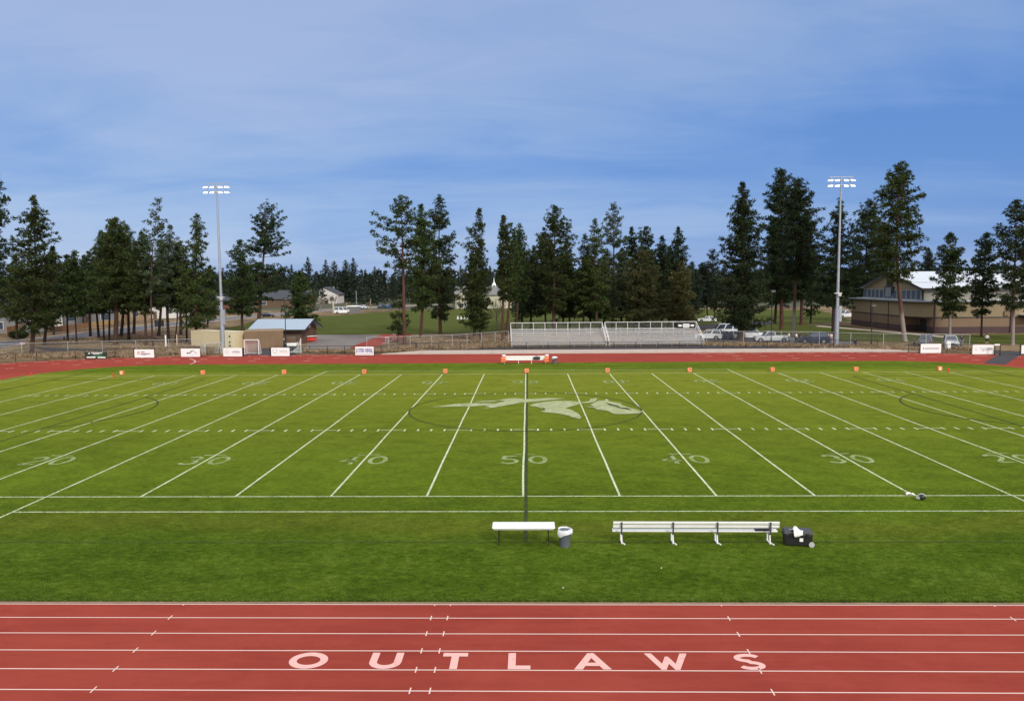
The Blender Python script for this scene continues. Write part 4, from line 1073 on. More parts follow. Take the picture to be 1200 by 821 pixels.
for i, (wd, cx) in enumerate((('SISTERS', -.60), ('RENTAL', .66))):
    for j, ch in enumerate(wd):
        xx = cx+(j-(len(wd)-1)/2)*.175; k = xx/1.25
        lettering(ch, .72*(1+.18*k*k), M['navy_ink'], o, (xx, -.022, .64+.05*(1-k*k)), (PI/2, 0, 0), 'lettering', .42, .004, .018)
marks(o, [('bar', 0, .20, 2.3, .04)], M['navy_ink'], 'rule')
o, w, h = sign(1078.3, 1103, 402.5, 414, 'white sign with one line of small dark text, in front of the estate cars', 'banner', True, 0.0)
marks(o, [('bar', -.98, .66, .16, .16), ('bar', .15, .66, 1.85, .10)], M['dark_ink'], 'text_lines'); 
for s in (-1, 1): MB().box((s*(w/2+.07), .02, h/2), (.12, .05, h-.1)).build('end_panel', M['black'], o)
o, w, h = sign(1139, 1164.5, 403.6, 415.4, 'white sign with two columns of grey text beside the asphalt crossing', 'banner', True, 0.0)
marks(o, [('bar', .28, .82, 1.6, .12), ('bar', -.95, .84, .36, .06), ('bar', -.95, .60, .36, .08), ('bar', .5, .58, .9, .06), ('poly', [(-.30, .58), (.05, .66), (.25, .56), (.0, .44)])], M['grey_ink'], 'text_lines')
# black folding frame beside the last sign, and the one at the edge
p = at(1168.6, 416)
o = thing('barrier_frame', 'black barrier frame with white top beside the two-column sign', 'barrier', (p.x, p.y, 0))
m = MB()
for s in (-.35, .35): m.bar((s, 0, 0), (s, 0, 1.45), .09, .09); m.bar((s, -.3, .05), (s, .3, .05), .07, .07)
m.bar((-.35, 0, .6), (.35, 0, .6), .06, .06); m.build('frame', M['black_metal'], o); MB().box((-.1, -.02, 1.38), (.7, .14, .2)).build('top_board', M['white_paint'], o)
p = at(1199, 416)
o = thing('barrier_frame', 'black framed white board cut by the right edge of the photo', 'barrier', (p.x, p.y, 0))
m = MB(); m.bar((-.42, 0, 0), (-.42, 0, 1.5), .1, .1); m.bar((.62, 0, 0), (.62, 0, 1.5), .1, .1); m.bar((-.42, 0, 1.45), (.62, 0, 1.45), .1, .1); m.build('frame', M['black_metal'], o); MB().box((.12, -.02, .75), (.8, .04, 1.1)).build('board', M['white_paint'], o)
# ------------------------------------------------------------------ sideline furniture
MK = ['G', '1 0', '2 0', '3 0', '4 0', '5 0', '4 0', '3 0', '2 0', '1 0', 'G']
where = ['left goal line', 'left ten yard line', 'left twenty yard line', 'left thirty yard line', 'left forty yard line', 'fifty yard line at midfield', 'right forty yard line', 'right thirty yard line', 'right twenty yard line', 'right ten yard line', 'right goal line']
for i, px in enumerate((143, 238, 333, 427, 522, 617, 712, 808, 905, 1003, 1101)):
    p = at(px, 439.4-(px-143)/958*4.8)
    o = thing('yard_marker', 'orange yard marker on the far sideline at the %s' % where[i], 'marker', (p.x, p.y, .04), R(((i*37) % 11-5)*2.2), 'orange yard markers'); o.scale = (.84, .84, .84)
    m = MB(); m.side([(-.27, 0), (.27, 0), (.30, .48), (.25, .56), (-.25, .56), (-.30, .48)], -.14, .14); m.build('block', M['orange'], o, False, .03)
    MB().side([(-.21, .10), (.21, .10), (.22, .48), (-.22, .48)], -.150, -.143).build('face_panel', M['pale_orange'], o)
    lettering(MK[i].replace(' ', ''), .42 if i not in (0, 10) else .46, M['white_paint'] if i in (0, 10) else M['red_ink'], o, (0, -.154, .29), (PI/2, 0, 0), 'lettering', .8, .002, .012)
for x, y, lab in ((133, 442.5, 'red pylon beside the left goal line marker'), (37, 441.2, 'red pylon at the left end line near the track edge'), (1111.3, 436.5, 'red pylon beside the right goal line marker')):
    p = at(x, y); o = MB().box((0, 0, .23), (.13, .13, .46), 0, 0, .92).build('pylon', M['red'], None, False, .012, (p.x, p.y, .04)); tag(o, lab, 'pylon', 'sideline pylons')
# folding table
a, b = at(577, 636), at(650.5, 636)
o = thing('folding_table', 'white folding table with thin dark legs on the near sideline', 'table', ((a.x+b.x)/2, -6.62, .04), 0)
MB().box((0, 0, .715), (2.42, .76, .045)).build('tabletop', M['white_plastic'], o, False, .02)
MB().box((0, -.36, .675), (2.30, .02, .05)).box((0, .36, .675), (2.30, .02, .05)).build('apron', M['galv_light'], o)
for sx in (-1, 1):
    for sy in (-1, 1): MB().tube([(sx*.96, sy*.27, -.02), (sx*.96, sy*.27, .69)], .016, 8).build('leg', M['black_metal'], o)
    MB().tube([(sx*.96, -.27, .55), (sx*.45, -.05, .68)], .011, 6).tube([(sx*.96, -.27, .16), (sx*.96, .27, .16)], .012, 6).build('brace', M['black_metal'], o)
# bin with liner
def bin_(loc, label, r=.24, h=.66, s=1.0):
    o = thing('rubbish_bin', label, 'bin', loc, .3)
    MB().lathe([(r*.84, 0), (r*.87, .03), (r*.98, h*.90), (r*1.05, h*.93), (r*1.06, h)], n=24).build('body', M['grey_plastic'], o, True)
    m = MB(); n = 26; rg = random.Random(4)
    rings = [(r*.80, h-.16), (r*.92, h-.02), (r*1.09, h+.04), (r*1.20, h-.02), (r*1.24, h-.11), (r*1.14, h-.19)]
    vs = []
    for j, (rr_, z) in enumerate(rings):
        for k in range(n):
            a = 2*PI*k/n; q = rr_*(1+(.07*math.sin(3*a+j)+rg.uniform(-.035, .035))*(1 if j > 1 else .3)); vs.append((q*math.cos(a), q*math.sin(a), z+rg.uniform(-.02, .02)-(.06*math.sin(2*a+1) if j > 3 else 0)))
    m.add(vs, [(j*n+k, j*n+(k+1) % n, (j+1)*n+(k+1) % n, (j+1)*n+k) for j in range(len(rings)-1) for k in range(n)])
    m.add(vs[:n], [list(range(n))]); m.build('liner', M['liner'], o, True)
    return o
p = at(662, 641.5); bin_((p.x, -6.95, .03), 'grey rubbish bin with white liner beside the white folding table')
# long team bench seen from behind
x0, x1 = at(719, 640).x, at(914.5, 640).x
o = thing('team_bench', 'long white aluminium team bench with backrest and four legs', 'bench', ((x0+x1)/2, -6.55, .04), R(-.5))
Lb = x1-x0
MB().box((0, .18, .44), (Lb, .25, .045)).box((0, .06, .425), (Lb, .02, .05)).build('seat', M['alu_bright'], o, False, .008)
MB().box((0, -.17, .835), (Lb, .045, .105)).box((.0, -.14, .685), (Lb, .045, .105)).build('backrest', M['alu_bright'], o, False, .012)
for xx in (729, 789.5, 841.5, 903.5):
    lx = at(xx, 640).x-(x0+x1)/2
    m = MB(); m.bar((lx, -.10, .42), (lx+.02, -.13, .05), .05, .06); m.bar((lx+.02, -.18, .025), (lx+.02, .32, .025), .06, .05); m.bar((lx+.02, -.13, .04), (lx+.12, -.30, .02), .05, .04); m.bar((lx, .20, .42), (lx+.02, .22, .04), .05, .05); m.build('leg', M['white_paint'], o, False, .006)
    m = MB(); m.bar((lx, -.205, .40), (lx, -.225, .88), .06, .03); m.bar((lx, -.17, .39), (lx, .30, .39), .05, .04); m.build('bracket', M['charcoal'], o)
MB().box((Lb/2-.55, .12, .49), (.62, .20, .055)).build('folded_cloth_stub', M['black'], o).name = 'arm_pad'
# wheeled case
p = at(935, 640)
o = thing('wheeled_case', 'black wheeled equipment case with a white towel at the bench end', 'case', (p.x+.02, -6.75, .04), R(-8))
MB().box((0, 0, .25), (.98, .52, .44), 0, 0, 1.05).build('body', M['black'], o, False, .03)
MB().box((0, 0, .53), (1.08, .60, .10), 0, 0, .93).box((0, 0, .585), (.84, .40, .02)).build('lid', M['charcoal'], o, False, .025)
MB().box((.09, -.283, .27), (.13, .012, .13)).build('badge', M['white_paint'], o)
for s in (-.28, .30): MB().box((s, -.30, .45), (.10, .03, .14)).build('latch', M['black_metal'], o, False, .005)
for s in (-1, 1): MB().tube([(.47, s*.27-.035, .10), (.47, s*.27+.035, .10)], .105, 18).build('wheel', M['galv_light'], o)
MB().tube([(-.50, -.18, .40), (-.58, -.18, .43), (-.58, .18, .43), (-.50, .18, .40)], .018, 6).build('handle', M['black_metal'], o)
def cloth(name, label, loc, w, d, drape, seed, cat='towel', mat='white_cloth'):
    rg = random.Random(seed); m = MB(); n = 12; vs = []
    for i in range(n+1):
        for j in range(n+1):
            u, v = i/n-.5, j/n-.5
            z = .05+.045*math.sin(5*u+seed)*math.cos(6*v)+rg.uniform(0, .025); x, y = u*w*(1+.15*math.sin(7*v+seed)), v*d*(1+.2*math.sin(5*u))
            if drape and v < -.15: z -= (-.15-v)*drape; y += (-.15-v)*d*.75
            vs.append((x, y, z))
    m.add(vs, [(i*(n+1)+j, (i+1)*(n+1)+j, (i+1)*(n+1)+j+1, i*(n+1)+j+1) for i in range(n) for j in range(n)])
    o = m.build(name, M[mat], None, True, 0, loc); md = o.modifiers.new('thick', 'SOLIDIFY'); md.thickness = .012
    return tag(o, label, cat)
c1 = cloth('towel', 'white towel lying over the lid of the black wheeled case', (p.x-.08, -6.98, .625), .34, .5, .62, 3); c1.rotation_euler = (0, 0, R(18))
p = at(1066, 580.8); cloth('towel', 'white crumpled cloth on the grass at the end of a yard line', (p.x, p.y, .05), .36, .26, 0, 5)
# helmet
p = at(1080, 586.6)
o = thing('football_helmet', 'black and white football helmet lying on the near sideline', 'helmet', (p.x, p.y, .05), R(-115)); o.scale = (1.08, 1.08, 1.08)
bm = bmesh.new(); bmesh.ops.create_uvsphere(bm, u_segments=24, v_segments=16, radius=.135)
bm.verts.ensure_lookup_table()
for v in list(bm.verts):
    if v.co.z < -.085 or (v.co.y < -.075 and v.co.z < .03): bm.verts.remove(v)
for v in bm.verts: v.co.y *= 1.16
me = bpy.data.meshes.new('shell'); bm.to_mesh(me); bm.free(); me.materials.append(M['black'])
sh = bpy.data.objects.new('shell', me); COL.objects.link(sh); sh.parent = o; sh.location = (0, 0, .12); md = sh.modifiers.new('t', 'SOLIDIFY'); md.thickness = .012
m = MB(); P = []
for k in range(15):
    a = R(10+k*11); P.append((math.cos(a)*-.0, math.cos(a)*-.162, .12+math.sin(a)*.142))
for q in range(14): m.bar(P[q], P[q+1], .06, .012, 0, (1, 0, 0) if False else (0, 0, 1))
m.build('stripe', M['white_paint'], o)
for s in (-1, 1): MB().lathe([(.0, -.004), (.055, -.004), (.055, .004), (.0, .004)], n=16).build('side_badge', M['white_paint'], o, loc=(s*.136, .02, .13)).rotation_euler = (0, PI/2, 0)
m = MB()
for z in (.05, .09, .13): m.tube([(-.11, -.06, z+.01), (-.09, -.17, z), (0, -.205, z-.005), (.09, -.17, z), (.11, -.06, z+.01)], .008, 6)
for s in (-.04, .04): m.tube([(s, -.195, .045), (s, -.195, .135)], .007, 6)
m.build('face_guard', M['white_paint'], o)
for x, y, lab in ((660, 690.5, 'small white scrap on the grass near the track, left of the other'), (775, 667.3, 'small white scrap on the grass in front of the long bench')):
    p = at(x, y); m = MB(); m.add([(-.025, -.02, 0), (.02, -.022, .01), (.028, .02, .0), (-.015, .025, .02), (0, 0, .03)], [(0, 1, 4), (1, 2, 4), (2, 3, 4), (3, 0, 4)]); tag(m.build('paper_scrap', M['white_paint'], None, False, 0, (p.x, p.y, .06)), lab, 'scrap')
# far team bench, coolers and bags
o = thing('team_bench', 'white covered team bench on the far edge of the field, coolers at its ends', 'bench', (0.0, 59.4, .04), R(1))
MB().box((0, .18, .46), (5.6, .30, .05)).build('seat', M['white_paint'], o, False, .01); MB().box((0, -.12, .88), (5.5, .05, .22)).build('backrest', M['white_paint'], o, False, .01); MB().box((0, -.13, .60), (5.5, .03, .30)).build('cover', M['white_cloth'], o)
for xx in (-2.7, -.95, .65, 2.4): m = MB(); m.bar((xx, -.10, 0), (xx, -.10, .95), .06, .06); m.bar((xx, .28, 0), (xx, .28, .44), .06, .06); m.bar((xx, -.1, .42), (xx, .3, .42), .05, .05); m.build('leg', M['alu'], o)
for x, lab in ((-2.75, 'orange water cooler with white lid at the left end of the far bench'), (2.55, 'orange water cooler with white lid at the right end of the far bench')):
    c = thing('water_cooler', lab, 'cooler', (x, 59.25+.02*x, .53), 0, 'water coolers on the far bench')
    MB().lathe([(.20, 0), (.235, .03), (.24, .46), (.225, .50)], n=20).build('body', M['orange'], c, True); MB().lathe([(.25, .50), (.255, .57), (.20, .64), (.06, .66)], n=20).build('lid', M['white_plastic'], c, True); MB().tube([(0, -.24, .09), (0, -.30, .09), (0, -.31, .04)], .022, 8).build('tap', M['white_plastic'], c)
    e = thing('ball_crate', 'orange crate hanging at the %s end of the far bench' % ('left' if x < 0 else 'right'), 'crate', (x-.05, 58.98+.02*x, .30), 0, 'orange crates on the far bench')
    MB().box((0, 0, .25), (.55, .22, .5)).build('body', M['orange'], e, False, .03); MB().box((0, -.02, .52), (.50, .16, .07)).build('lid', M['pale_orange'], e, False, .02)
g = thing('sports_bag', 'black sports bag lying on the seat of the far bench', 'bag', (1.30, 59.2, .58), R(5))
MB().tube([(-.42, 0, .15), (-.30, 0, .17), (.30, 0, .17), (.42, 0, .15)], [.12, .19, .19, .12], 12).build('body', M['black'], g, True); MB().tube([(-.2, -.1, .28), (-.1, -.08, .42), (.1, -.08, .42), (.2, -.1, .28)], .02, 6).build('handle', M['black'], g); MB().lathe([(.02, 0), (.12, .05), (.14, .16), (.05, .26)], n=12).build('side_pocket', M['charcoal'], g, True, 0, (-.2, -.16, .02))
p = at(649.5, 426.5); bin_((p.x+.05, 59.35, .04), 'grey rubbish bin with white liner at the right end of the far bench', .27, .82)

# ------------------------------------------------------------------ gym
def gym():
    o = thing('school_gym', 'tan and brown school gym with white metal roof and gabled clerestory', 'building', (72.5, 109.5, 0))
    # local frame: gable front runs along +y at x=0; long wall along +x at y=0
    GL, LX, hw = 30.0, 62.0, 5.75
    def walls(x0, x1, y0, y1, notch=True):
        ys = 7.0
        foot = [(1.0, 0), (LX, 0), (LX, GL), (0, GL), (0, ys), (2.6, ys), (2.6, 3.2), (1.0, 1.6)]
        return foot
    low = [(2.6, 0), (LX, 0), (LX, GL), (0, GL), (0, 7.2), (3.4, 7.2), (3.4, 2.6), (2.6, 2.0)]
    upf = [(2.6, 0), (LX, 0), (LX, GL), (0, GL), (0, 7.2), (0.0, 3.6), (1.2, 1.2)]
    MB().prism(low, 0, 1.15).build('base_course', M['gym_base'], o)
    MB().prism([(x+.02 if x < 1 else x, y+.02 if y < 1 else y) for x, y in low], 1.15, 2.9).build('brown_course', M['gym_brown'], o)
    MB().prism(upf, 2.9, hw).build('tan_course', M['gym_tan'], o)
    def belt(z, h, off, mat, nm, poly):
        m = MB(); n = len(poly)
        c = Vector((LX/2, GL/2, 0))
        P = [(x-off if x < 5 else x+off, y-off if y < 5 else (y+off if y > 10 else y)) for x, y in poly]
        m.prism(P, z, z+h); return m.build(nm, mat, o)
    belt(2.78, .20, .04, M['trim_dark'], 'dark_band', upf)
    belt(hw, .22, .55, M['gym_eave'], 'lower_roof_edge', upf); belt(hw-.14, .14, .45, M['trim_dark'], 'lower_fascia', upf)
    MB().prism([(3.0, .8), (LX-.5, .8), (LX-.5, GL-.8), (.8, GL-.8), (.8, 5), (2.0, 2.2)], hw+.22, hw+.30).build('lower_roof', M['gym_roof'], o)
    # upper volume
    X0, Y0, Y1 = 1.6, 2.0, GL-2.0; ze = 8.15; yr = (Y0+Y1)/2; zr = 11.35
    pal = MB(); pal.prism([(X0+.3, Y0), (LX-2, Y0), (LX-2, Y1), (X0+.3, Y1)], hw+.3, ze); pal.build('upper_wall', M['gym_pale'], o)
    gb = MB(); gv = [(X0, Y0-.3, ze-.25), (X0, Y1+.3, ze-.25), (X0, Y1+.3, ze+.05), (X0, yr, zr-.12), (X0, Y0-.3, ze+.05)]
    gb.add(gv+[(v[0]+.35, v[1], v[2]) for v in gv], [(4, 3, 2, 1, 0), (5, 6, 7, 8, 9)]+[(i, (i+1) % 5, 5+(i+1) % 5, 5+i) for i in range(5)]); gb.build('gable', M['gym_tan'], o)
    rf = MB(); ov = .7
    for ya, yb in ((Y0-ov, yr), (Y1+ov, yr)):
        k = (ze-.05)
        a, b, c, d = (X0-.5, ya, k), (LX-1.5, ya, k), (LX-1.5, yb, zr), (X0-.5, yb, zr)
        up = Vector((0, 0, .18)); vs = [Vector(p) for p in (a, b, c, d)]; vs += [v+up for v in vs]
        rf.add(vs, [(0, 1, 2, 3), (7, 6, 5, 4), (0, 4, 5, 1), (1, 5, 6, 2), (2, 6, 7, 3), (3, 7, 4, 0)])
    rf.build('roof', M['gym_roof'], o)
    tr = MB()
    for ya in (Y0-ov-.05, Y1+ov+.05): tr.bar((X0-.58, ya, ze), (X0-.58, yr, zr+.05), .12, .34)
    tr.bar((X0-.5, Y0-ov-.06, ze), (LX-1.5, Y0-ov-.06, ze), .10, .30); tr.build('roof_trim', M['trim_dark'], o)
    seam = MB(); f = .32; seam.bar((X0, Y0-ov+(yr-Y0+ov)*f, ze+(zr-ze)*f+.2), (LX-2, Y0-ov+(yr-Y0+ov)*f, ze+(zr-ze)*f+.2), .08, .06); seam.build('snow_guard', M['gym_eave'], o)
    # clerestory glazing in the gable
    n = 13
    for k in range(n):
        y = Y0+.4+(Y1-Y0-.8)*(k+.5)/n; wd = (Y1-Y0-.8)/n
        w_ = MB().box((X0-.02, y, hw+.3+.98), (.10, wd*.96, 1.85)).build('window', M['gym_eave'], o); MB().box((X0-.085, y, hw+.3+.98), (.04, wd*.74, 1.6)).build('pane', M['pale_glass'], w_)
    m = MB(); yc = yr+.2
    P = [(yc-1.9, 7.2), (yc+1.9, 7.2), (yc+1.9, 8.6), (yc+1.0, 8.6), (yc+1.0, 9.7)]+[(yc+1.0*math.cos(R(a)), 9.7+1.0*math.sin(R(a))) for a in range(20, 180, 20)]+[(yc-1.0, 9.7), (yc-1.0, 8.6), (yc-1.9, 8.6)]
    nP = len(P); m.add([(X0-.30, a, b) for a, b in P]+[(X0-.02, a, b) for a, b in P], [list(range(nP))[::-1], list(range(nP, 2*nP))]+[(i, (i+1) % nP, nP+(i+1) % nP, nP+i) for i in range(nP)]); m.build('arched_feature', M['trim_dark'], o)
    m = MB()
    for dy in (-.75, .1, .9): m.box((X0-.34, yc+dy, 7.4), (.06, .62, 1.9))
    m.build('arched_glazing', M['galv'], o)
    # long wall: pilasters, louvre, doors with canopy
    for x in (2.9, 16.9): MB().box((x, -.09, 2.87), (.22, .18, 5.74)).build('downpipe', M['gym_base'], o)
    MB().box((6.8, Y0-.04, hw+1.0), (2.6, .08, .9)).build('louvre', M['trim_dark'], o)
    MB().box((16.0, -.12, 3.6), (.9, .24, .8)).build('wall_vent', M['gym_brown'], o)
    cn = MB(); cn.box((21.2, -1.1, 3.35), (6.0, 2.4, .18)); cn.build('canopy', M['gym_roof'], o)
    MB().box((21.2, -1.1, 3.13), (5.7, 2.2, .22)).build('canopy_fascia', M['gym_base'], o)
    for x in (18.6, 23.8): MB().box((x, -2.0, 1.5), (.22, .22, 3.0)).build('canopy_post', M['gym_base'], o)
    for x in (20.4, 22.2):
        d = MB().box((x, -.06, 1.15), (1.0, .10, 2.25)).build('door', M['shed_red'], o); MB().box((x, -.13, 1.4), (.5, .03, .9)).build('pane', M['glass'], d)
    for y in (12.0, 20.0): MB().box((-.06, y, 2.87), (.12, .14, 5.72)).build('downpipe', M['gym_base'], o)
    # recessed entrance
    d = MB().box((3.36, 4.9, 1.2), (.10, 2.2, 2.4)).build('entrance_door', M['glass'], o); MB().box((3.28, 4.9, 1.2), (.06, .08, 2.4)).build('mullion', M['trim_dark'], d)
gym()

# ------------------------------------------------------------------ yard buildings
a, b = at(228, 406.3), at(278.5, 408.8)
o = thing('shipping_container', 'cream corrugated shipping container behind the left floodlight mast', 'container', ((a.x+b.x)/2, (a.y+b.y)/2+1.22, 0), math.atan2(b.y-a.y, b.x-a.x))
L = (b-a).length
MB().box((0, 0, 1.36), (L, 2.44, 2.50)).build('body', M['cream'], o); MB().box((0, 0, 2.63), (L+.06, 2.5, .06)).box((0, 0, .07), (L+.06, 2.5, .14)).build('frame_rails', M['cream_flat'], o)
d = MB().box((L/2-1.0, -1.25, 1.36), (1.9, .08, 2.36)).build('door', M['cream_flat'], o)
m = MB()
for x in (-.35, .35): m.tube([(L/2-1.0+x, -1.32, .25), (L/2-1.0+x, -1.32, 2.45)], .03, 6)
m.build('lock_bar', M['house_cream'], d); m = MB()
for z in (1.95, 1.05, .5): m.box((L/2-.85, -1.33, z), (.28, .06, .22))
m.build('latch', M['trim_dark'], d)
a, b = at(279.5, 408.6), at(325, 407.3)
o = thing('storage_box', 'long brown storage container in front of the shed', 'container', ((a.x+b.x)/2, (a.y+b.y)/2+3.2, 0), math.atan2(b.y-a.y, b.x-a.x))
L = (b-a).length
MB().box((0, 0, 1.30), (L, 6.4, 2.60)).build('body', M['brown_box'], o); MB().box((0, 0, 2.64), (L+.12, 6.5, .08)).build('roof', M['house_tan'], o)
m = MB()
for k in range(8): m.box((L/2+.02, 0, .2+.32*k), (.05, 6.3, .26))
m.build('end_slats', M['brown_side'], o)
# shed
o = thing('equipment_shed', 'brown equipment shed with blue-grey metal gable roof', 'shed', (-41.5, 97.8, 0), R(-1.5))
MB().box((0, 0, 1.2), (7.6, 8.4, 2.4)).build('wall', M['shed_wall'], o)
m = MB(); m.add([(3.80, -4.2, 2.4), (3.80, 4.2, 2.4), (3.80, 0, 3.75), (3.75, -4.2, 0), (3.75, 4.2, 0), (3.84, -4.2, 0), (3.84, 4.2, 0), (3.84, -4.2, 2.4), (3.84, 4.2, 2.4), (3.84, 0, 3.75)], [(5, 6, 8, 9, 7), (3, 5, 7, 0), (4, 1, 8, 6), (0, 7, 9, 2), (2, 9, 8, 1)]); m.build('gable_wall', M['shed_red'], o)
m = MB()
for s in (-1, 1):
    vs = [Vector(p) for p in ((-5.1, s*5.0, 2.32), (4.7, s*5.0, 2.32), (4.7, 0, 3.86), (-5.1, 0, 3.86))]; vs += [v+Vector((0, 0, .1)) for v in vs]
    m.add(vs, [(0, 1, 2, 3), (7, 6, 5, 4), (0, 4, 5, 1), (1, 5, 6, 2), (2, 6, 7, 3), (3, 7, 4, 0)])
m.build('roof', M['blue_roof'], o)
m = MB()
for s in (-1, 1): m.bar((4.74, s*5.02, 2.30), (4.74, 0, 3.84), .08, .24)
m.bar((-5.1, -5.05, 2.30), (4.7, -5.05, 2.30), .08, .22); m.build('fascia', M['trim_dark'], o)
MB().box((3.92, -.6, 2.75), (.08, 1.9, .55)).build('sign_board', M['white_paint'], o); d = MB().box((3.90, .9, 1.05), (.08, 2.2, 2.1)).build('door', M['brown_side'], o); MB().box((3.96, .1, 1.0), (.06, .1, .2)).build('handle', M['galv'], d)
# hurdles, mats and goals
def hurdle(name, label, loc, rz, mat, group):
    o = thing(name, label, 'hurdle', loc, rz, group)
    m = MB()
    for s in (-.5, .5): m.bar((s, 0, .03), (s, .6, .03), .05, .05); m.bar((s, 0, .03), (s, 0, .95), .04, .04)
    m.bar((-.5, .6, .03), (.5, .6, .03), .05, .05); m.build('frame', mat, o); MB().box((0, -.03, .98), (1.18, .03, .12)).build('top_bar', M['white_paint'], o); MB().box((0, -.02, .45), (1.0, .02, .45)).build('banner_panel', M['red'], o)
    return o
for k in range(4):
    p = at(353.5+k*4.6, 401.2-k*.35); hurdle('hurdle', ('leftmost', 'second from left', 'third from left', 'rightmost')[k]+' of four red hurdles standing by the shed door', (p.x, p.y, 0), R(8), M['red'], 'red hurdles by the shed')
p = at(327.5, 406.6)
o = thing('hay_cart', 'dark field cart loaded with a white bundle, right of the brown container', 'cart', (p.x, p.y+.6, 0), R(10)); o.name = 'field_cart'
MB().box((0, 0, .75), (1.5, .9, .35)).build('body', M['charcoal'], o, False, .05); MB().tube([(-.6, -.2, 1.15), (.1, -.25, 1.3), (.6, -.2, 1.15)], [.2, .28, .18], 10).build('bundle', M['white_cloth'], o, True); 
for s in (-.5, .5): MB().tube([(s, -.5, .3), (s, -.4, .3)], .3, 14).build('wheel', M['tyre'], o)
p = at(339, 406.2)
o = thing('landing_mat', 'dark covered landing mats with a white edge beside the shed', 'mat', (p.x, p.y+1.0, 0), R(6))
MB().box((0, 0, .30), (2.0, 1.9, .6)).build('lower_mat', M['white_paint'], o, False, .1); MB().box((0, .1, 1.05), (1.9, 1.8, .86), 0, 0, .85).build('upper_mat', M['brown_side'], o, False, .15)
def goal(label, loc, rz, w, h, depth, net, edge=None):
    o = thing('soccer_goal', label, 'goal', loc, rz, 'portable goals behind the track fence')
    m = MB()
    for s in (-1, 1): m.tube([(s*w/2, 0, 0), (s*w/2, 0, h)], .05, 8)
    m.tube([(-w/2, 0, h), (w/2, 0, h)], .05, 8)
    for s in (-1, 1): m.tube([(s*w/2, 0, h), (s*w/2, depth*.25, h), (s*w/2, depth, .04), (s*w/2, 0, .04)], .03, 6)
    m.tube([(-w/2, depth, .04), (w/2, depth, .04)], .03, 6); m.build('frame', M['white_paint'] if edge else M['galv_light'], o)
    n = MB(); n.add([(-w/2, depth, .04), (w/2, depth, .04), (w/2, depth*.25, h), (-w/2, depth*.25, h)], [(0, 1, 2, 3)])
    for s in (-1, 1): n.add([(s*w/2, 0, .04), (s*w/2, depth, .04), (s*w/2, depth*.25, h), (s*w/2, 0, h)], [(0, 1, 2, 3)])
    n.add([(-w/2, 0, h), (w/2, 0, h), (w/2, depth*.25, h), (-w/2, depth*.25, h)], [(0, 1, 2, 3)])
    n.build('net', net, o)
    if edge: MB().tube([(-w/2-.1, 0, 0), (-w/2-.1, 0, h)], .09, 8).build('padding', edge, o)
    return o
p = at(295, 415.2); goal('upright goal with pink-white netting and an orange padded post', (p.x, p.y, 0), R(3), 2.0, 2.1, 1.4, M['pink_net'], M['orange'])
p = at(250, 415.4); goal('low pale goal with sagging net at the foot of the left floodlight mast', (p.x, p.y+.3, 0), R(62), 3.0, 1.6, 2.2, M['net'])
p = at(352.8, 413.6)
o = thing('net_screen', 'pale green practice net hung in a curve from one post, right of the shield sign', 'net', (p.x, p.y, 0))
MB().tube([(0, 0, 0), (0, 0, 2.15)], .05, 8).build('post', M['white_paint'], o)
m = MB(); P = [(0, 2.1), (-.25, 1.35), (-.6, .75), (-1.1, .35), (-1.75, .08), (0, .05)]; n_ = len(P)
m.add([(a, -.02-.10*math.sin(2*a), b) for a, b in P], [list(range(n_))]); m.build('netting', M['green_net'], o)
MB().tube([(a, -.02-.10*math.sin(2*a), b) for a, b in P[:-1]], .03, 6).build('edge_rope', M['white_paint'], o)
# stacked hurdles along the runway
for k in range(3):
    p = at(453+k*4.6, 402.2-k*2.1); o = hurdle('hurdle', ('nearest', 'middle', 'farthest')[k]+' of three grey hurdles lined up along the red runway', (p.x, p.y, 0), R(76), M['galv_light'], 'grey hurdles by the runway')
    for ch in o.children:
        if ch.name.startswith('banner_panel'): ch.data = ch.data.copy(); ch.data.materials[0] = M['galv']; ch.name = 'grey_panel'
# ------------------------------------------------------------------ lamp posts and posts
def lamp(x, yb, yt, label, white=False):
    b = at(x, yb); H = atY(x, yt, b.y).z; o = thing('street_lamp', label, 'street lamp', (b.x, b.y, 0), 0, 'black street lamps')
    MB().tube([(0, 0, 0), (0, 0, .9)], [.14, .10], 10).tube([(0, 0, .9), (0, 0, H-.2)], [.075, .055], 10).build('post', M['black_metal'], o, True)
    h = MB().box((.14, 0, H-.08), (.85, .36, .22), 0, 0, .85).build('lamp_head', M['black_metal'], o, False, .03)
    MB().box((.2, 0, H-.21), (.5, .28, .05)).build('lens', M['lamp_glass'], h)
lamp(335.3, 407, 349, 'thin black street lamp standing in front of the blue roofed shed')
lamp(903.5, 403, 340, 'thin black street lamp rising through the silver pickup')
lamp(1020.8, 405, 356.5, 'thin black street lamp in front of the gym gable')
def post(x, yb, yt, label, mat, r=.06, name='post_marker'):
    b = at(x, yb); H = atY(x, yt, b.y).z; o = thing(name, label, 'post', (b.x, b.y, 0)); MB().tube([(0, 0, -.05), (0, 0, H)], [r, r*.92], 10).build('shaft', mat, o, True); MB().lathe([(r*1.15, 0), (r*1.15, .05), (r*.4, .10)], (0, 0, H-.02), 10).build('cap', mat, o); return o
post(194.6, 408, 393, 'white post standing in dry grass left of the cream container', M['white_paint'], .12, 'white_post')
post(207.6, 405.5, 392.5, 'pale timber post between the white post and the cream container', M['shirt_pink'], .09, 'timber_post')
post(390.8, 367.5, 352.5, 'stout pale post left of the white van by the far street', M['house_cream'], .28, 'timber_post')
post(406.2, 366.5, 354.5, 'pale post between the white van and the small hut', M['house_tan'], .22, 'timber_post')
post(417.8, 360, 340.5, 'thin grey pole behind the small white hut', M['galv'], .12, 'utility_pole')
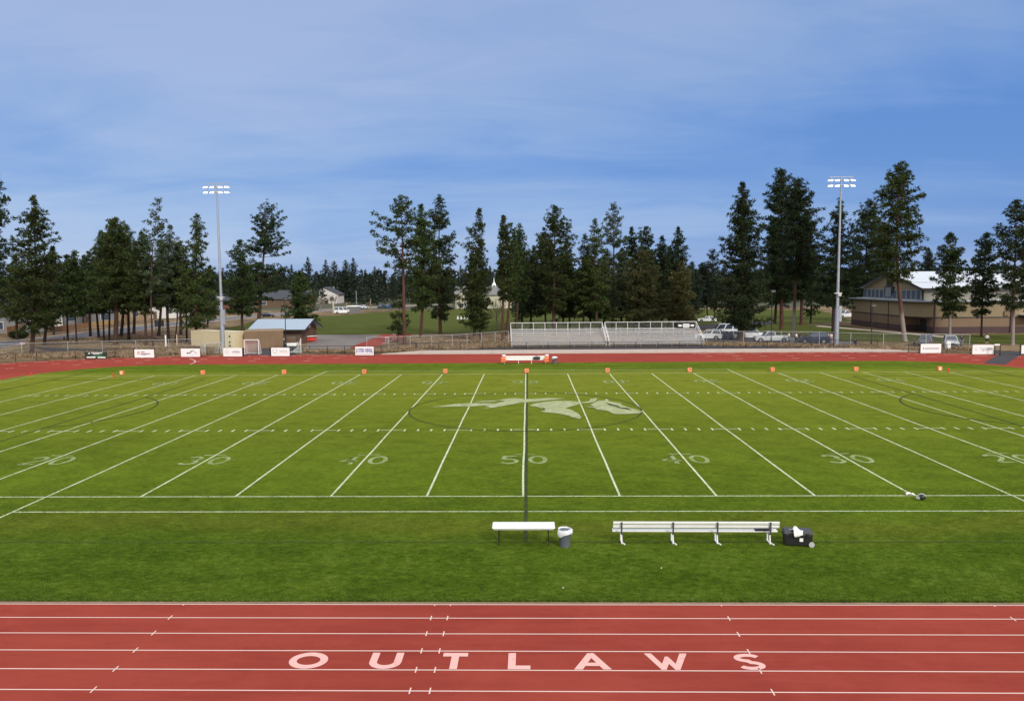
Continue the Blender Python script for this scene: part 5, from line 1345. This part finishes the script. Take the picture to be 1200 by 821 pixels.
post(434.5, 363.5, 350.5, 'short brown pole with a pale top at the far car park', M['house_tan'], .22, 'utility_pole')
p = at(1110.8, 409.5)
o = thing('utility_box', 'white utility box standing in front of the estate car', 'box', (p.x, p.y, 0)); MB().box((0, 0, .62), (.62, .4, 1.24)).build('body', M['white_paint'], o, False, .03); MB().box((0, 0, 1.27), (.7, .48, .06)).build('cap', M['galv_light'], o)
p = at(75.3, 400)
o = thing('hydrant', 'small dark hydrant at the street edge near the slim pines', 'hydrant', (p.x, p.y, 0)); MB().lathe([(.16, 0), (.16, .06), (.11, .10), (.11, .62), (.15, .66), (.13, .76), (.03, .86)], n=14).build('body', M['black'], o, True); MB().tube([(-.2, 0, .5), (.2, 0, .5)], .06, 10).build('outlet', M['black'], o)
p = at(187, 388)
o = thing('notice_board', 'dark notice board on two legs beside the street', 'sign', (p.x, p.y, 0), R(10))
for s in (-.7, .7): MB().bar((s, 0, 0), (s, 0, 2.5), .1, .1).build('leg', M['trim_dark'], o)
MB().box((0, 0, 1.7), (1.9, .1, 1.3)).build('panel', M['car_steel'], o)
p = at(22, 396.5); 
def bush(loc, r, h, label):
    rg = np.random.default_rng(3); cards_obj.rg = rg; n = 2600
    d = rg.normal(size=(n, 3)); d /= np.linalg.norm(d, axis=1, keepdims=True); q = rg.uniform(.55, 1, (n, 1))**.5
    P = d*q*np.array([r, r*.6, h/2])+np.array([0, 0, h/2]); P[:, 2] = np.abs(P[:, 2])
    o = thing('shrub', label, 'shrub', loc); d2 = rg.normal(size=(n, 3)); d2 /= np.linalg.norm(d2, axis=1, keepdims=True); cards_obj('foliage', P, d2, rg.uniform(.15, .3, n), rg.uniform(.05, .09, n), M['shrub'], o); MB().tube([(0, 0, 0), (.1, 0, h*.6)], [.08, .04], 6).build('stem', M['twig'], o)
bush((p.x, p.y, 0), 1.9, 1.5, 'low dark green shrub by the kerb in front of the left house')
p = at(24, 404.8); o = thing('boulder', 'pale boulder lying by the street at far left', 'rock', (p.x+.4, p.y, 0)); bm = bmesh.new(); bmesh.ops.create_icosphere(bm, subdivisions=3, radius=.5)
for v in bm.verts: v.co *= 1+.16*math.sin(v.co.x*7+v.co.y*5)*math.cos(v.co.z*6); v.co.z = v.co.z*.65+.25
me = bpy.data.meshes.new('stone'); bm.to_mesh(me); bm.free(); me.materials.append(M['concrete']); q = bpy.data.objects.new('stone', me); COL.objects.link(q); q.parent = o
for k, x in enumerate((536.5, 540.5, 544.5, 548.5)):
    p = at(x, 373.6); o = MB().lathe([(.42, 0), (.42, .05), (.22, .08), (.14, .72), (.05, .76)], n=12).build('field_cone', M['white_paint'], None, True, 0, (p.x, p.y, .02)); tag(o, 'white cone in the short row of four on the practice field', 'cone', 'white cones on the practice field')

# ------------------------------------------------------------------ houses, church, hut
def house(label, cx, cy, rz, w, d, h, rh, wall, roof, wins, door=True, garage=False, gable='x'):
    o = thing('house', label, 'house', (cx, cy, 0), rz)
    MB().box((0, 0, h/2), (w, d, h)).build('wall', wall, o)
    m = MB(); ov = .6
    if gable == 'x':
        for s in (-1, 1):
            vs = [Vector(p) for p in ((-w/2-ov, s*(d/2+ov), h-.15), (w/2+ov, s*(d/2+ov), h-.15), (w/2+ov, 0, h+rh), (-w/2-ov, 0, h+rh))]; vs += [v+Vector((0, 0, .18)) for v in vs]
            m.add(vs, [(0, 1, 2, 3), (7, 6, 5, 4), (0, 4, 5, 1), (1, 5, 6, 2), (2, 6, 7, 3), (3, 7, 4, 0)])
        g = MB()
        for s in (-1, 1): g.add([(s*w/2, -d/2, h), (s*w/2, d/2, h), (s*w/2, 0, h+rh-.05)], [(0, 1, 2)])
    else:
        for s in (-1, 1):
            vs = [Vector(p) for p in ((s*(w/2+ov), -d/2-ov, h-.15), (s*(w/2+ov), d/2+ov, h-.15), (0, d/2+ov, h+rh), (0, -d/2-ov, h+rh))]; vs += [v+Vector((0, 0, .18)) for v in vs]
            m.add(vs, [(0, 1, 2, 3), (7, 6, 5, 4), (0, 4, 5, 1), (1, 5, 6, 2), (2, 6, 7, 3), (3, 7, 4, 0)])
        g = MB()
        for s in (-1, 1): g.add([(-w/2, s*d/2, h), (w/2, s*d/2, h), (0, s*d/2, h+rh-.05)], [(0, 1, 2)])
    r_ = m.build('roof', roof, o); g.build('gable', wall, o); MB().box((w*.22, d*.12, h+rh*.9), (.7, .7, 1.4)).build('chimney', M['house_grey'], r_)
    for x, z, ww, wh in wins:
        f = MB().box((x, -d/2-.03, z), (ww+.2, .08, wh+.2)).build('window', M['house_white'], o); MB().box((x, -d/2-.09, z), (ww, .04, wh)).build('pane', M['glass'], f)
    if door: dd = MB().box((w*.12, -d/2-.04, 1.05), (1.0, .1, 2.1)).build('door', M['brown_side'], o); MB().box((w*.12+.38, -d/2-.11, 1.0), (.08, .06, .14)).build('handle', M['galv'], dd)
    return o
def hs(x, y): p = at(x, y); return p.x, p.y
x, y = hs(4, 391); house('grey house with dark slate roof and front gable at the left edge', x-2, y+6, R(38), 11, 11, 3.2, 3.4, M['house_grey'], M['slate'], [(-3, 1.7, 1.8, 1.5), (3.2, 1.7, 1.5, 1.5)], True, False, 'y')
x, y = hs(26, 386); house('house with pale gable and slate roof behind the large left pine', x-3, y+8, R(38), 12, 9, 3.4, 3.6, M['house_white'], M['slate'], [(-3.6, 1.8, 1.4, 1.6), (3.6, 1.8, 1.4, 1.6)])
x, y = hs(74, 382); house('low grey house with wide slate roof behind the cedar fence', x-2, y+9, R(36), 18, 10, 3.2, 4.4, M['house_grey'], M['slate'], [(-6, 1.8, 1.6, 1.5), (-1.5, 1.8, 1.6, 1.5), (6, 1.8, 1.8, 1.5)])
x, y = hs(122, 377); house('tan timber house with a white window between the dark trunks', x, y+8, R(30), 15, 10, 4.6, 4.0, M['house_tan'], M['slate'], [(-5.4, 2.6, 1.8, 2.4), (3.8, 2.0, 1.5, 1.6)])
x, y = hs(160, 374); house('white house with a small dark door behind the bushiest pine', x, y+8, R(22), 15, 11, 4.4, 3.6, M['house_white'], M['slate'], [(-4.5, 2.2, 1.1, 1.5), (5.5, 2.2, 1.4, 1.5)])
x, y = hs(192, 371); house('white gabled house beyond the leaning thin pine', x, y+8, R(14), 10, 11, 5.8, 3.6, M['house_white'], M['slate'], [(-2.2, 4.8, 1.5, 1.2), (2.4, 2.0, 1.5, 1.4)], True, False, 'y')
x, y = hs(232, 368); house('brown house low behind the conical pine and container', x, y+10, R(5), 16, 10, 3.4, 3.0, M['shed_red'], M['slate'], [(-5, 1.8, 1.6, 1.4), (4, 1.8, 1.6, 1.4)])
x, y = hs(326, 361); house('brown house far beyond the blue roofed shed', x, y+10, 0, 22, 12, 3.6, 3.4, M['brown_side'], M['slate'], [(-7, 1.9, 1.8, 1.4), (6, 1.9, 1.8, 1.4)])
x, y = hs(376, 356); house('white house at the far street left of the distant joined pines', x, y+12, 0, 14, 12, 4.4, 3.6, M['house_white'], M['slate'], [(-4, 2.2, 1.8, 1.8), (4, 2.2, 1.8, 1.8)], True, False, 'y')
def wood_fence(label, p0, p1, h, mat):
    a, b = at(*p0), at(*p1); o = thing('wooden_fence', label, 'fence', a, math.atan2(b.y-a.y, b.x-a.x)); L = (b-a).length
    MB().box((L/2, 0, h/2), (L, .06, h)).build('boards', mat, o)
    for k in range(int(L/3)+1): MB().box((k*L/int(max(1, L/3)), -.08, h/2+.05), (.12, .1, h+.1)).build('post', mat, o)
wood_fence('orange cedar fence along the street between the slim pines', (54, 389.5), (104, 383.5), 1.1, M['cedar'])
wood_fence('short orange cedar fence beside the grey house at the left edge', (8, 392.5), (22, 390.3), 1.7, M['cedar'])
wood_fence('yellowish timber fence by the tan house', (104, 382.8), (133, 380), 1.1, M['yellow_wood'])
# church
b = at(546, 361.5)
o = thing('church', 'cream church with a slim white steeple beyond the practice field', 'church', (b.x+7, b.y+9, 0))
MB().box((0, 0, 2.6), (22, 16, 5.2)).build('wall', M['house_cream'], o)
m = MB()
for s in (-1, 1):
    vs = [Vector(p) for p in ((-11.6, s*8.6, 5.0), (11.6, s*8.6, 5.0), (11.6, 0, 8.2), (-11.6, 0, 8.2))]; vs += [v+Vector((0, 0, .2)) for v in vs]
    m.add(vs, [(0, 1, 2, 3), (7, 6, 5, 4), (0, 4, 5, 1), (1, 5, 6, 2), (2, 6, 7, 3), (3, 7, 4, 0)])
m.build('roof', M['house_grey'], o)
fw = MB().side([(-10.4, 0), (-4.6, 0), (-4.6, 4.6), (-5.6, 5.6), (-7.5, 6.1), (-9.4, 5.6), (-10.4, 4.6)], -8.6, -7.9).build('porch_front', M['house_cream'], o)
for k, x in enumerate((-9.3, -5.7)): w_ = MB().box((x, -8.62, 1.4), (1.3, .1, 1.2)).build('window', M['glass'], fw)
MB().box((-7.5, -8.64, 1.3), (1.6, .12, 2.6)).build('door', M['white_paint'], o)
sx = atY(579, 340, b.y+9).x-o.location.x
zt = atY(579, 325, b.y+9).z; zb = atY(579, 343, b.y+9).z
st = MB(); hh = zt-zb
st.box((sx, 0, (5+zb)/2), (2.2, 2.2, zb-5)); st.box((sx, 0, zb+hh*.10), (1.9, 1.9, hh*.2), 0, 0, .82)
for dx in (-.55, .55):
    for dy in (-.55, .55): st.box((sx+dx, dy, zb+hh*.34), (.28, .28, hh*.28))
st.box((sx, 0, zb+hh*.51), (1.55, 1.55, hh*.07)); st.tube([(sx, 0, zb+hh*.54), (sx, 0, zb+hh*.62), (sx, 0, zb+hh*.68), (sx, 0, zt)], [.7, .55, .25, .04], 8); st.build('steeple', M['white_paint'], o)
MB().box((sx, 0, zb+hh*.32), (.7, .7, hh*.24)).build('bell_chamber', M['trim_dark'], o)
b = at(413, 367.4)
o = thing('hut', 'small white hut with pale flat roof right of the white van', 'hut', (b.x, b.y+2, 0), R(-20))
MB().box((0, 0, 1.15), (3.4, 3.0, 2.3)).build('wall', M['house_grey'], o); MB().box((-1.72, 0, 1.15), (.06, 2.9, 2.2)).build('end_wall', M['shirt_pink'], o); MB().box((0, 0, 2.4), (3.8, 3.4, .25), 0, 0, .8).build('roof', M['white_paint'], o)

# ------------------------------------------------------------------ vehicles
def wheel(o, x, y, r):
    w = thing('wheel', 'w', 'w'); 
    for k in ('label', 'category'): del w[k]
    w.parent = o; w.location = (x, y, r)
    MB().tube([(0, -.11, 0), (0, -.10, 0), (0, .10, 0), (0, .11, 0)], [r*.93, r, r, r*.93], 18).build('tyre', M['tyre'], w); MB().tube([(0, -.12, 0), (0, .12, 0)], r*.62, 14).build('rim', M['rim'], w)
def car(label, p, rz, kind, paint, group='parked vehicles', hood='+'):
    o = thing({'pickup': 'pickup_truck', 'van': 'van', 'suv': 'parked_car', 'sedan': 'parked_car', 'jeep': 'pickup_truck'}[kind], label, {'pickup': 'pickup', 'van': 'van', 'jeep': 'pickup'}.get(kind, 'car'), (p[0], p[1], 0), rz, group)
    L, Wd = {'sedan': (4.5, 1.78), 'suv': (4.6, 1.86), 'pickup': (5.5, 1.95), 'van': (5.4, 2.0), 'jeep': (5.0, 1.95)}[kind]
    h = L/2; r = .33 if kind == 'sedan' else .37; wx = (h-.85, -h+.95)
    low = .24; belt = {'sedan': .92, 'suv': 1.05, 'pickup': 1.02, 'van': 1.15, 'jeep': 1.1}[kind]; top = {'sedan': 1.42, 'suv': 1.70, 'pickup': 1.78, 'van': 2.15, 'jeep': 1.95}[kind]
    def archpts(cx): return [(cx+(r+.07)*math.cos(R(a)), low+(r+.12)*math.sin(R(a))) for a in range(0, 181, 20)]
    poly = [(h-.05, low)]+archpts(wx[0])+archpts(wx[1])+[(-h+.05, low), (-h, .55), (-h+.04, belt-.06), (-h+.12, belt)]
    nose = {'van': [(h-.75, belt), (h-.12, .95), (h, .7)], 'sedan': [(h-1.25, belt), (h-.20, .78), (h, .6)]}.get(kind, [(h-1.2, belt), (h-.15, belt-.10), (h, .72)])
    poly += nose
    poly = poly[::-1]
    MB().side(poly, -Wd/2, Wd/2).build('body', paint, o, False, .07)
    # cabin: roof and pillars, glass panels let in
    if kind == 'pickup' or kind == 'jeep': b0, b1, t0, t1 = (h-1.35, -.55, h-2.05, -.45)
    elif kind == 'sedan': b0, b1, t0, t1 = (h-1.30, -h+.45, h-2.0, -h+1.15)
    elif kind == 'suv': b0, b1, t0, t1 = (h-1.25, -h+.10, h-1.95, -h+.40)
    else: b0, b1, t0, t1 = (h-.80, -h+.06, h-1.55, -h+.15)
    wb, wt = Wd/2-.06, Wd/2-.24
    V = [(b0, -wb, belt-.01), (b0, wb, belt-.01), (b1, wb, belt-.01), (b1, -wb, belt-.01), (t0, -wt, top), (t0, wt, top), (t1, wt, top), (t1, -wt, top)]
    MB().add(V, [(0, 1, 2, 3), (7, 6, 5, 4), (0, 4, 5, 1), (1, 5, 6, 2), (2, 6, 7, 3), (3, 7, 4, 0)]).build('cabin', paint, o, False, .06)
    def panel(nm, q, off, ins=(.10, .10, .12, .10)):
        # q: four corners bottom-left, bottom-right, top-right, top-left
        q = [Vector(v) for v in q]; c = sum(q, Vector())/4; n = (q[1]-q[0]).cross(q[3]-q[0]).normalized()
        if n.dot(c-Vector((0, 0, belt+.2))) < 0: n = -n
        P = []
        for v in q: P.append(v+(c-v).normalized()*.12+n*off)
        MB().add(P+[v-n*.03 for v in P], [(0, 1, 2, 3), (0, 4, 5, 1), (1, 5, 6, 2), (2, 6, 7, 3), (3, 7, 4, 0)]).build(nm, M['glass'], o)
    panel('windscreen', [V[0], V[1], V[5], V[4]], .012); panel('rear_window', [V[2], V[3], V[7], V[6]], .012)
    for s, (A_, B_, C_, D_) in ((-1, (V[0], V[3], V[7], V[4])), (1, (V[1], V[2], V[6], V[5]))):
        A_, B_, C_, D_ = map(Vector, (A_, B_, C_, D_)); ns = 1 if kind in ('pickup', 'jeep') else (2 if kind != 'van' else 3)
        for k in range(ns):
            f0, f1 = k/ns, (k+1)/ns; panel('side_window', [A_.lerp(B_, f0), A_.lerp(B_, f1), D_.lerp(C_, f1), D_.lerp(C_, f0)], .012)
    if kind == 'pickup':
        MB().box((-h/2-.25, 0, belt+.01), (h-.75, Wd-.34, .03)).build('bed', M['black'], o); m = MB()
        for s in (-1, 1): m.box((-h/2-.22, s*(Wd/2-.09), belt+.03), (h-.60, .12, .08))
        m.box((-h+.12, 0, belt+.03), (.12, Wd-.2, .08)); m.build('bed_rail', paint, o)
    for x in wx:
        for s in (-1, 1): wheel(o, x, s*(Wd/2-.11), r)
    for s in (-1, 1):
        MB().box((h-.06, s*(Wd/2-.32), .70), (.10, .40, .16)).build('headlight', M['lamp_glass'], o); MB().box((-h+.02, s*(Wd/2-.20), .82), (.08, .18, .24)).build('tail_light', M['tail_red'], o)
        MB().box((b0-.35, s*(Wd/2+.07), belt+.08), (.14, .16, .13)).build('mirror', M['black'], o)
    MB().box((h-.01, 0, .42), (.10, Wd-.2, .20)).box((-h+.01, 0, .42), (.10, Wd-.2, .20)).build('bumper', M['charcoal'], o, False, .02)
    MB().box((h-.01, 0, .64), (.06, Wd*.45, .14)).build('grille', M['black'], o)
    return o
def cp(x, y): p = at(x, y); return (p.x, p.y)
car('white saloon parked alone on the lane below the far lawn', cp(829, 377.2), R(165), 'sedan', M['car_white'])
car('white estate car nearest the right end of the bleachers', cp(831, 397.6), R(155), 'suv', M['car_white'])
car('white passenger van behind the blue car', cp(850, 392.8), R(176), 'van', M['car_white'])
car('dark blue car between the white estate car and the conical pine', cp(846, 397), R(118), 'sedan', M['car_blue'])
car('silver saloon just left of the conical pine trunk', cp(857, 397.3), R(160), 'sedan', M['car_silver'])
car('white pickup half hidden by the conical pine trunk', cp(879, 396.6), R(4), 'pickup', M['car_white'])
car('long silver pickup right of the conical pine', cp(903.5, 400.6), R(178), 'pickup', M['car_silver'])
car('dark navy estate car left of the right floodlight mast', cp(954, 402.0), R(165), 'suv', M['car_navy'])
car('steel blue estate car behind the one-line white sign', cp(1085, 404.6), R(60), 'suv', M['car_steel'])
car('grey estate car facing the track behind the white utility box', cp(1114, 406.4), R(-114), 'suv', M['car_silver'])
car('white utility pickup parked beside the gym left corner', cp(990.5, 372), R(200), 'jeep', M['car_white'])
car('black car parked by the far street behind the container', cp(313, 371.8), R(10), 'sedan', M['car_black'], 'cars by the far street')
car('white van by the far street next to the small hut', cp(401.5, 367.3), R(15), 'van', M['car_white'], 'cars by the far street')
for k, x in enumerate((426, 448, 456, 464)):
    car(('pale car farthest left in the far car park', 'dark car right of the brown pole in the far car park', 'blue car in the middle of the far car park', 'dark car nearest the open-crowned pine in the far car park')[k], cp(x, 361.5-k*.3), R(70), 'sedan', M[('car_white', 'car_navy', 'car_blue', 'car_black')[k]], 'cars by the far street')

# ------------------------------------------------------------------ people
def skin_obj(name, verts, edges, radii, mat, parent, root=0, lv=2):
    me = bpy.data.meshes.new(name); me.from_pydata(verts, edges, []); me.materials.append(mat)
    o = bpy.data.objects.new(name, me); COL.objects.link(o); o.parent = parent
    md = o.modifiers.new('skin', 'SKIN'); md.use_smooth_shade = True
    ss = o.modifiers.new('sub', 'SUBSURF'); ss.levels = lv; ss.render_levels = lv
    for i, r in enumerate(radii): me.skin_vertices[0].data[i].radius = (r, r)
    me.skin_vertices[0].data[root].use_root = True
    return o
def person(label, p, rz, shirt, shorts, pose='stand', long_legs=False, hair=True, h=1.74):
    o = thing('person', label, 'person', (p[0], p[1], 0), rz, 'people beyond the track'); k = h/1.74; o.scale = (k, k, k)
    st = {'stand': (.04, -.02), 'walk': (.22, -.20), 'run': (.34, -.30), 'sit': (0, 0)}[pose]; s = st[0]; s2 = st[1]
    if pose == 'sit':
        hipz = .22
        V = [(0, 0, .24), (0, 0, .46), (0, .0, .66), (0, -.02, .76), (0, -.03, .90), (.10, -.02, .20), (.12, -.36, .34), (.12, -.62, .06), (.12, -.74, .05), (-.10, -.02, .20), (-.12, -.36, .34), (-.12, -.62, .06), (-.12, -.74, .05), (.19, 0, .64), (.25, -.12, .42), (.18, -.32, .36), (-.19, 0, .64), (-.25, -.12, .42), (-.18, -.32, .36)]
    else:
        ar = .16 if pose != 'run' else .30
        V = [(0, 0, .95), (0, 0, 1.18), (0, .0, 1.40), (0, -.01, 1.50), (0, -.03, 1.64),
             (.10, -.01, .90), (.11, -s*.55-.02, .50), (.11, -s*.8, .08 if pose != 'run' else .10), (.11, -s*.8-.16, .035),
             (-.10, .01, .90), (-.11, -s2*.45-.05, .50), (-.11, -s2*1.1, .08 if pose != 'run' else .22), (-.11, -s2*1.1-.15, .035 if pose != 'run' else .14),
             (.20, 0, 1.40), (.26, ar*.6, 1.13), (.24, ar*.1-.10, .88), (-.20, 0, 1.40), (-.26, -ar*.4, 1.13), (-.23, -ar*1.2, .90)]
    E = [(0, 1), (1, 2), (2, 3), (3, 4), (0, 5), (5, 6), (6, 7), (7, 8), (0, 9), (9, 10), (10, 11), (11, 12), (2, 13), (13, 14), (14, 15), (2, 16), (16, 17), (17, 18)]
    rad = [.115, .105, .095, .050, .098, .088, .058, .040, .036, .088, .058, .040, .036, .055, .040, .034, .055, .040, .034]
    skin_obj('body', V, E, rad, M['skin'], o)
    I = lambda a, b, t: tuple(Vector(V[a]).lerp(Vector(V[b]), t))
    sv = [V[0], V[1], V[2], V[13], I(13, 14, .75), V[16], I(16, 17, .75)]
    skin_obj('shirt', sv, [(0, 1), (1, 2), (2, 3), (3, 4), (2, 5), (5, 6)], [.20, .20, .19, .105, .090, .105, .090], shirt, o)
    t = .95 if long_legs else .1
    sv = [I(0, 1, .12), V[5], I(5, 6, .9), V[9], I(9, 10, .9)]; ed = [(0, 1), (1, 2), (0, 3), (3, 4)]; rd = [.18, .135, .11, .135, .11]
    if long_legs: sv += [I(6, 7, .95), I(10, 11, .95)]; ed += [(2, 5), (4, 6)]; rd += [.085, .085]
    skin_obj('trousers' if long_legs else 'shorts', sv, ed, rd, shorts, o)
    hd = Vector(V[4]); bm = bmesh.new(); bmesh.ops.create_uvsphere(bm, u_segments=14, v_segments=10, radius=.112)
    for v in list(bm.verts):
        if v.co.z < -.02 and v.co.y < .02: bm.verts.remove(v)
    me = bpy.data.meshes.new('hair'); bm.to_mesh(me); bm.free(); me.materials.append(M['hair']); ho = bpy.data.objects.new('hair', me); COL.objects.link(ho); ho.parent = o; ho.location = hd+Vector((0, .015, .035))
    for sx in (-1, 1):
        MB().box((sx*.11, V[8 if sx > 0 else 12][1]+.02, V[8 if sx > 0 else 12][2]), (.10, .27, .08)).build('shoe', M['black'], o, False, .02)
    return o
person('person in a white top behind the bed of the silver pickup', cp(905.8, 399.3), R(20), M['shirt_white'], M['shorts_grey'], 'stand', True)
person('person in white shirt and dark cap-like hair at the pickup tailgate', cp(924.3, 401.6), R(70), M['shirt_white'], M['shorts_grey'], 'stand', True)
person('person in white shirt and black trousers between pickup and navy car', cp(933.0, 402.2), R(60), M['shirt_white'], M['shorts_black'], 'walk', True)
person('person dressed all in black beside the white shirted walker', cp(937.0, 401.4), R(-60), M['shirt_black'], M['shorts_black'], 'stand', True)
person('person in white shirt and dark shorts right of the navy car', cp(969.8, 402.3), R(30), M['shirt_white'], M['shorts_black'], 'walk')
person('person in pale pink shirt next to the floodlight mast', cp(973.8, 402.5), R(20), M['shirt_pink'], M['shorts_grey'], 'walk')
person('person in black sitting low by the fence right of the mast', cp(1002, 403.3), R(150), M['shirt_black'], M['shorts_black'], 'sit', True)
person('person in black by the fence left of the steel blue car', cp(1071, 406.5), R(0), M['shirt_black'], M['shorts_black'], 'stand', True, True, 1.35)
person('person in dark clothes at the right side of the grey estate car', cp(1126.8, 406), R(-40), M['shirt_black'], M['shorts_grey'], 'stand', True)
person('person in white running along the grass in front of the gym', cp(1156.3, 404.3), R(95), M['shirt_white'], M['shorts_black'], 'run')

# lettering as plain meshes
bpy.context.view_layer.update(); dg = bpy.context.evaluated_depsgraph_get()
for o in [o for o in SC.objects if o.type == 'FONT']:
    me = bpy.data.meshes.new_from_object(o.evaluated_get(dg)); q = bpy.data.objects.new('lettering', me); COL.objects.link(q)
    q.parent = o.parent; q.location = o.location; q.rotation_euler = o.rotation_euler; q.scale = o.scale; bpy.data.objects.remove(o)

# ------------------------------------------------------------------ sky and light
SUN_EL, SUN_AZ = 34, 150
sd = Vector((math.sin(R(SUN_AZ))*math.cos(R(SUN_EL)), math.cos(R(SUN_AZ))*math.cos(R(SUN_EL)), math.sin(R(SUN_EL))))
sun_d = bpy.data.lights.new('sun', 'SUN'); sun_d.energy = 1.5; sun_d.angle = R(10); sun_d.color = (1.0, .95, .87)
sun = bpy.data.objects.new('sun', sun_d); COL.objects.link(sun); sun.rotation_euler = sd.to_track_quat('Z', 'Y').to_euler()
wd = bpy.data.worlds.new('World'); SC.world = wd; wd.use_nodes = True
nt = wd.node_tree; nt.nodes.clear()
out = nd(nt, 'ShaderNodeOutputWorld'); bg = nd(nt, 'ShaderNodeBackground'); bg.inputs[1].default_value = 0.1; nt.links.new(bg.outputs[0], out.inputs[0])
sky = nd(nt, 'ShaderNodeTexSky'); sky.sky_type = 'NISHITA'; sky.sun_disc = False; sky.sun_elevation = R(SUN_EL); sky.sun_rotation = R(SUN_AZ); sky.altitude = 900
tc = nd(nt, 'ShaderNodeTexCoord'); dr = tc.outputs['Generated']
sp = nd(nt, 'ShaderNodeSeparateXYZ'); nt.links.new(dr, sp.inputs[0]); X, Y, Z = sp.outputs
# cloud sheet: where the view direction meets a layer overhead
zc = mth(nt, 'ADD', mth(nt, 'MAXIMUM', Z, 0.0), 0.20)
cb = nd(nt, 'ShaderNodeCombineXYZ'); nt.links.new(mth(nt, 'DIVIDE', X, zc), cb.inputs[0]); nt.links.new(mth(nt, 'DIVIDE', Y, zc), cb.inputs[1])
n1 = noise(nt, cb.outputs[0], .62, 5, .5, (.7, 1.3, 1), .6); n2 = noise(nt, cb.outputs[0], 2.2, 8, .60, (.6, 1.4, 1), .8)
f = mth(nt, 'ADD', mth(nt, 'MULTIPLY', n1, .82), mth(nt, 'MULTIPLY', n2, .30))
f = mth(nt, 'SUBTRACT', mth(nt, 'SUBTRACT', f, .075), mth(nt, 'MULTIPLY', X, .18))
f = mth(nt, 'ADD', f, mth(nt, 'MULTIPLY', mth(nt, 'SUBTRACT', Z, .12), .50))
# a heavier bank lies low across the view, ragged along its edges
bz = mth(nt, 'ADD', Z, mth(nt, 'MULTIPLY', mth(nt, 'SUBTRACT', n1, .5), .16))
bank = mth(nt, 'SUBTRACT', 1.0, mth(nt, 'DIVIDE', mth(nt, 'ABSOLUTE', mth(nt, 'SUBTRACT', bz, .155)), .085), clamp=True)
f = mth(nt, 'SUBTRACT', f, mth(nt, 'MULTIPLY', bank, .10))
cloud = ramp(nt, f, [(.28, (.055, .142, .365)), (.40, (.092, .178, .388)), (.51, (.146, .224, .400)), (.66, (.208, .268, .420))])
# a pale rim low down where the layer thins
rim = nd(nt, 'ShaderNodeMapRange'); rim.inputs[1].default_value = .12; rim.inputs[2].default_value = .02; rim.inputs[3].default_value = 0; rim.inputs[4].default_value = .30; nt.links.new(Z, rim.inputs[0])
rimf = mth(nt, 'MULTIPLY', rim.outputs[0], ramp(nt, n1, [(.35, .3), (.65, 1)]))
cloud = mix(nt, rimf, cloud, (.20, .275, .48))
# unseen deck overhead and towards the hidden sun, made brighter and whiter as neutral fill
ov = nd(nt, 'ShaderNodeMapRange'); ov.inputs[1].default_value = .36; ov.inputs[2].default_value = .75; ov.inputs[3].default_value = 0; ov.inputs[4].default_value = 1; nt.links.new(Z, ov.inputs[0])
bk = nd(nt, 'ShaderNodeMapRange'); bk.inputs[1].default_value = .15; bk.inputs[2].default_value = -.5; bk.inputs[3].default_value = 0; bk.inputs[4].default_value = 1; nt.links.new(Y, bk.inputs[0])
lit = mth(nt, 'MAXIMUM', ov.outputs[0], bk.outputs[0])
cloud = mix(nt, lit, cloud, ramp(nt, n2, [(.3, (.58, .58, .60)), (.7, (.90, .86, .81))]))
sc10 = nd(nt, 'ShaderNodeVectorMath', operation='SCALE'); sc10.inputs[3].default_value = 10.0; nt.links.new(cloud, sc10.inputs[0])
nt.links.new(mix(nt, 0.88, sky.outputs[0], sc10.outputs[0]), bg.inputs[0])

vs = SC.view_settings; vs.view_transform = 'Standard'; vs.look = 'None'; vs.exposure = 0.76; vs.gamma = 1.0; vs.use_curve_mapping = False
SC.display_settings.display_device = 'sRGB'
SC.cycles.max_bounces = 6; SC.cycles.transparent_max_bounces = 24; SC.cycles.use_denoising = True
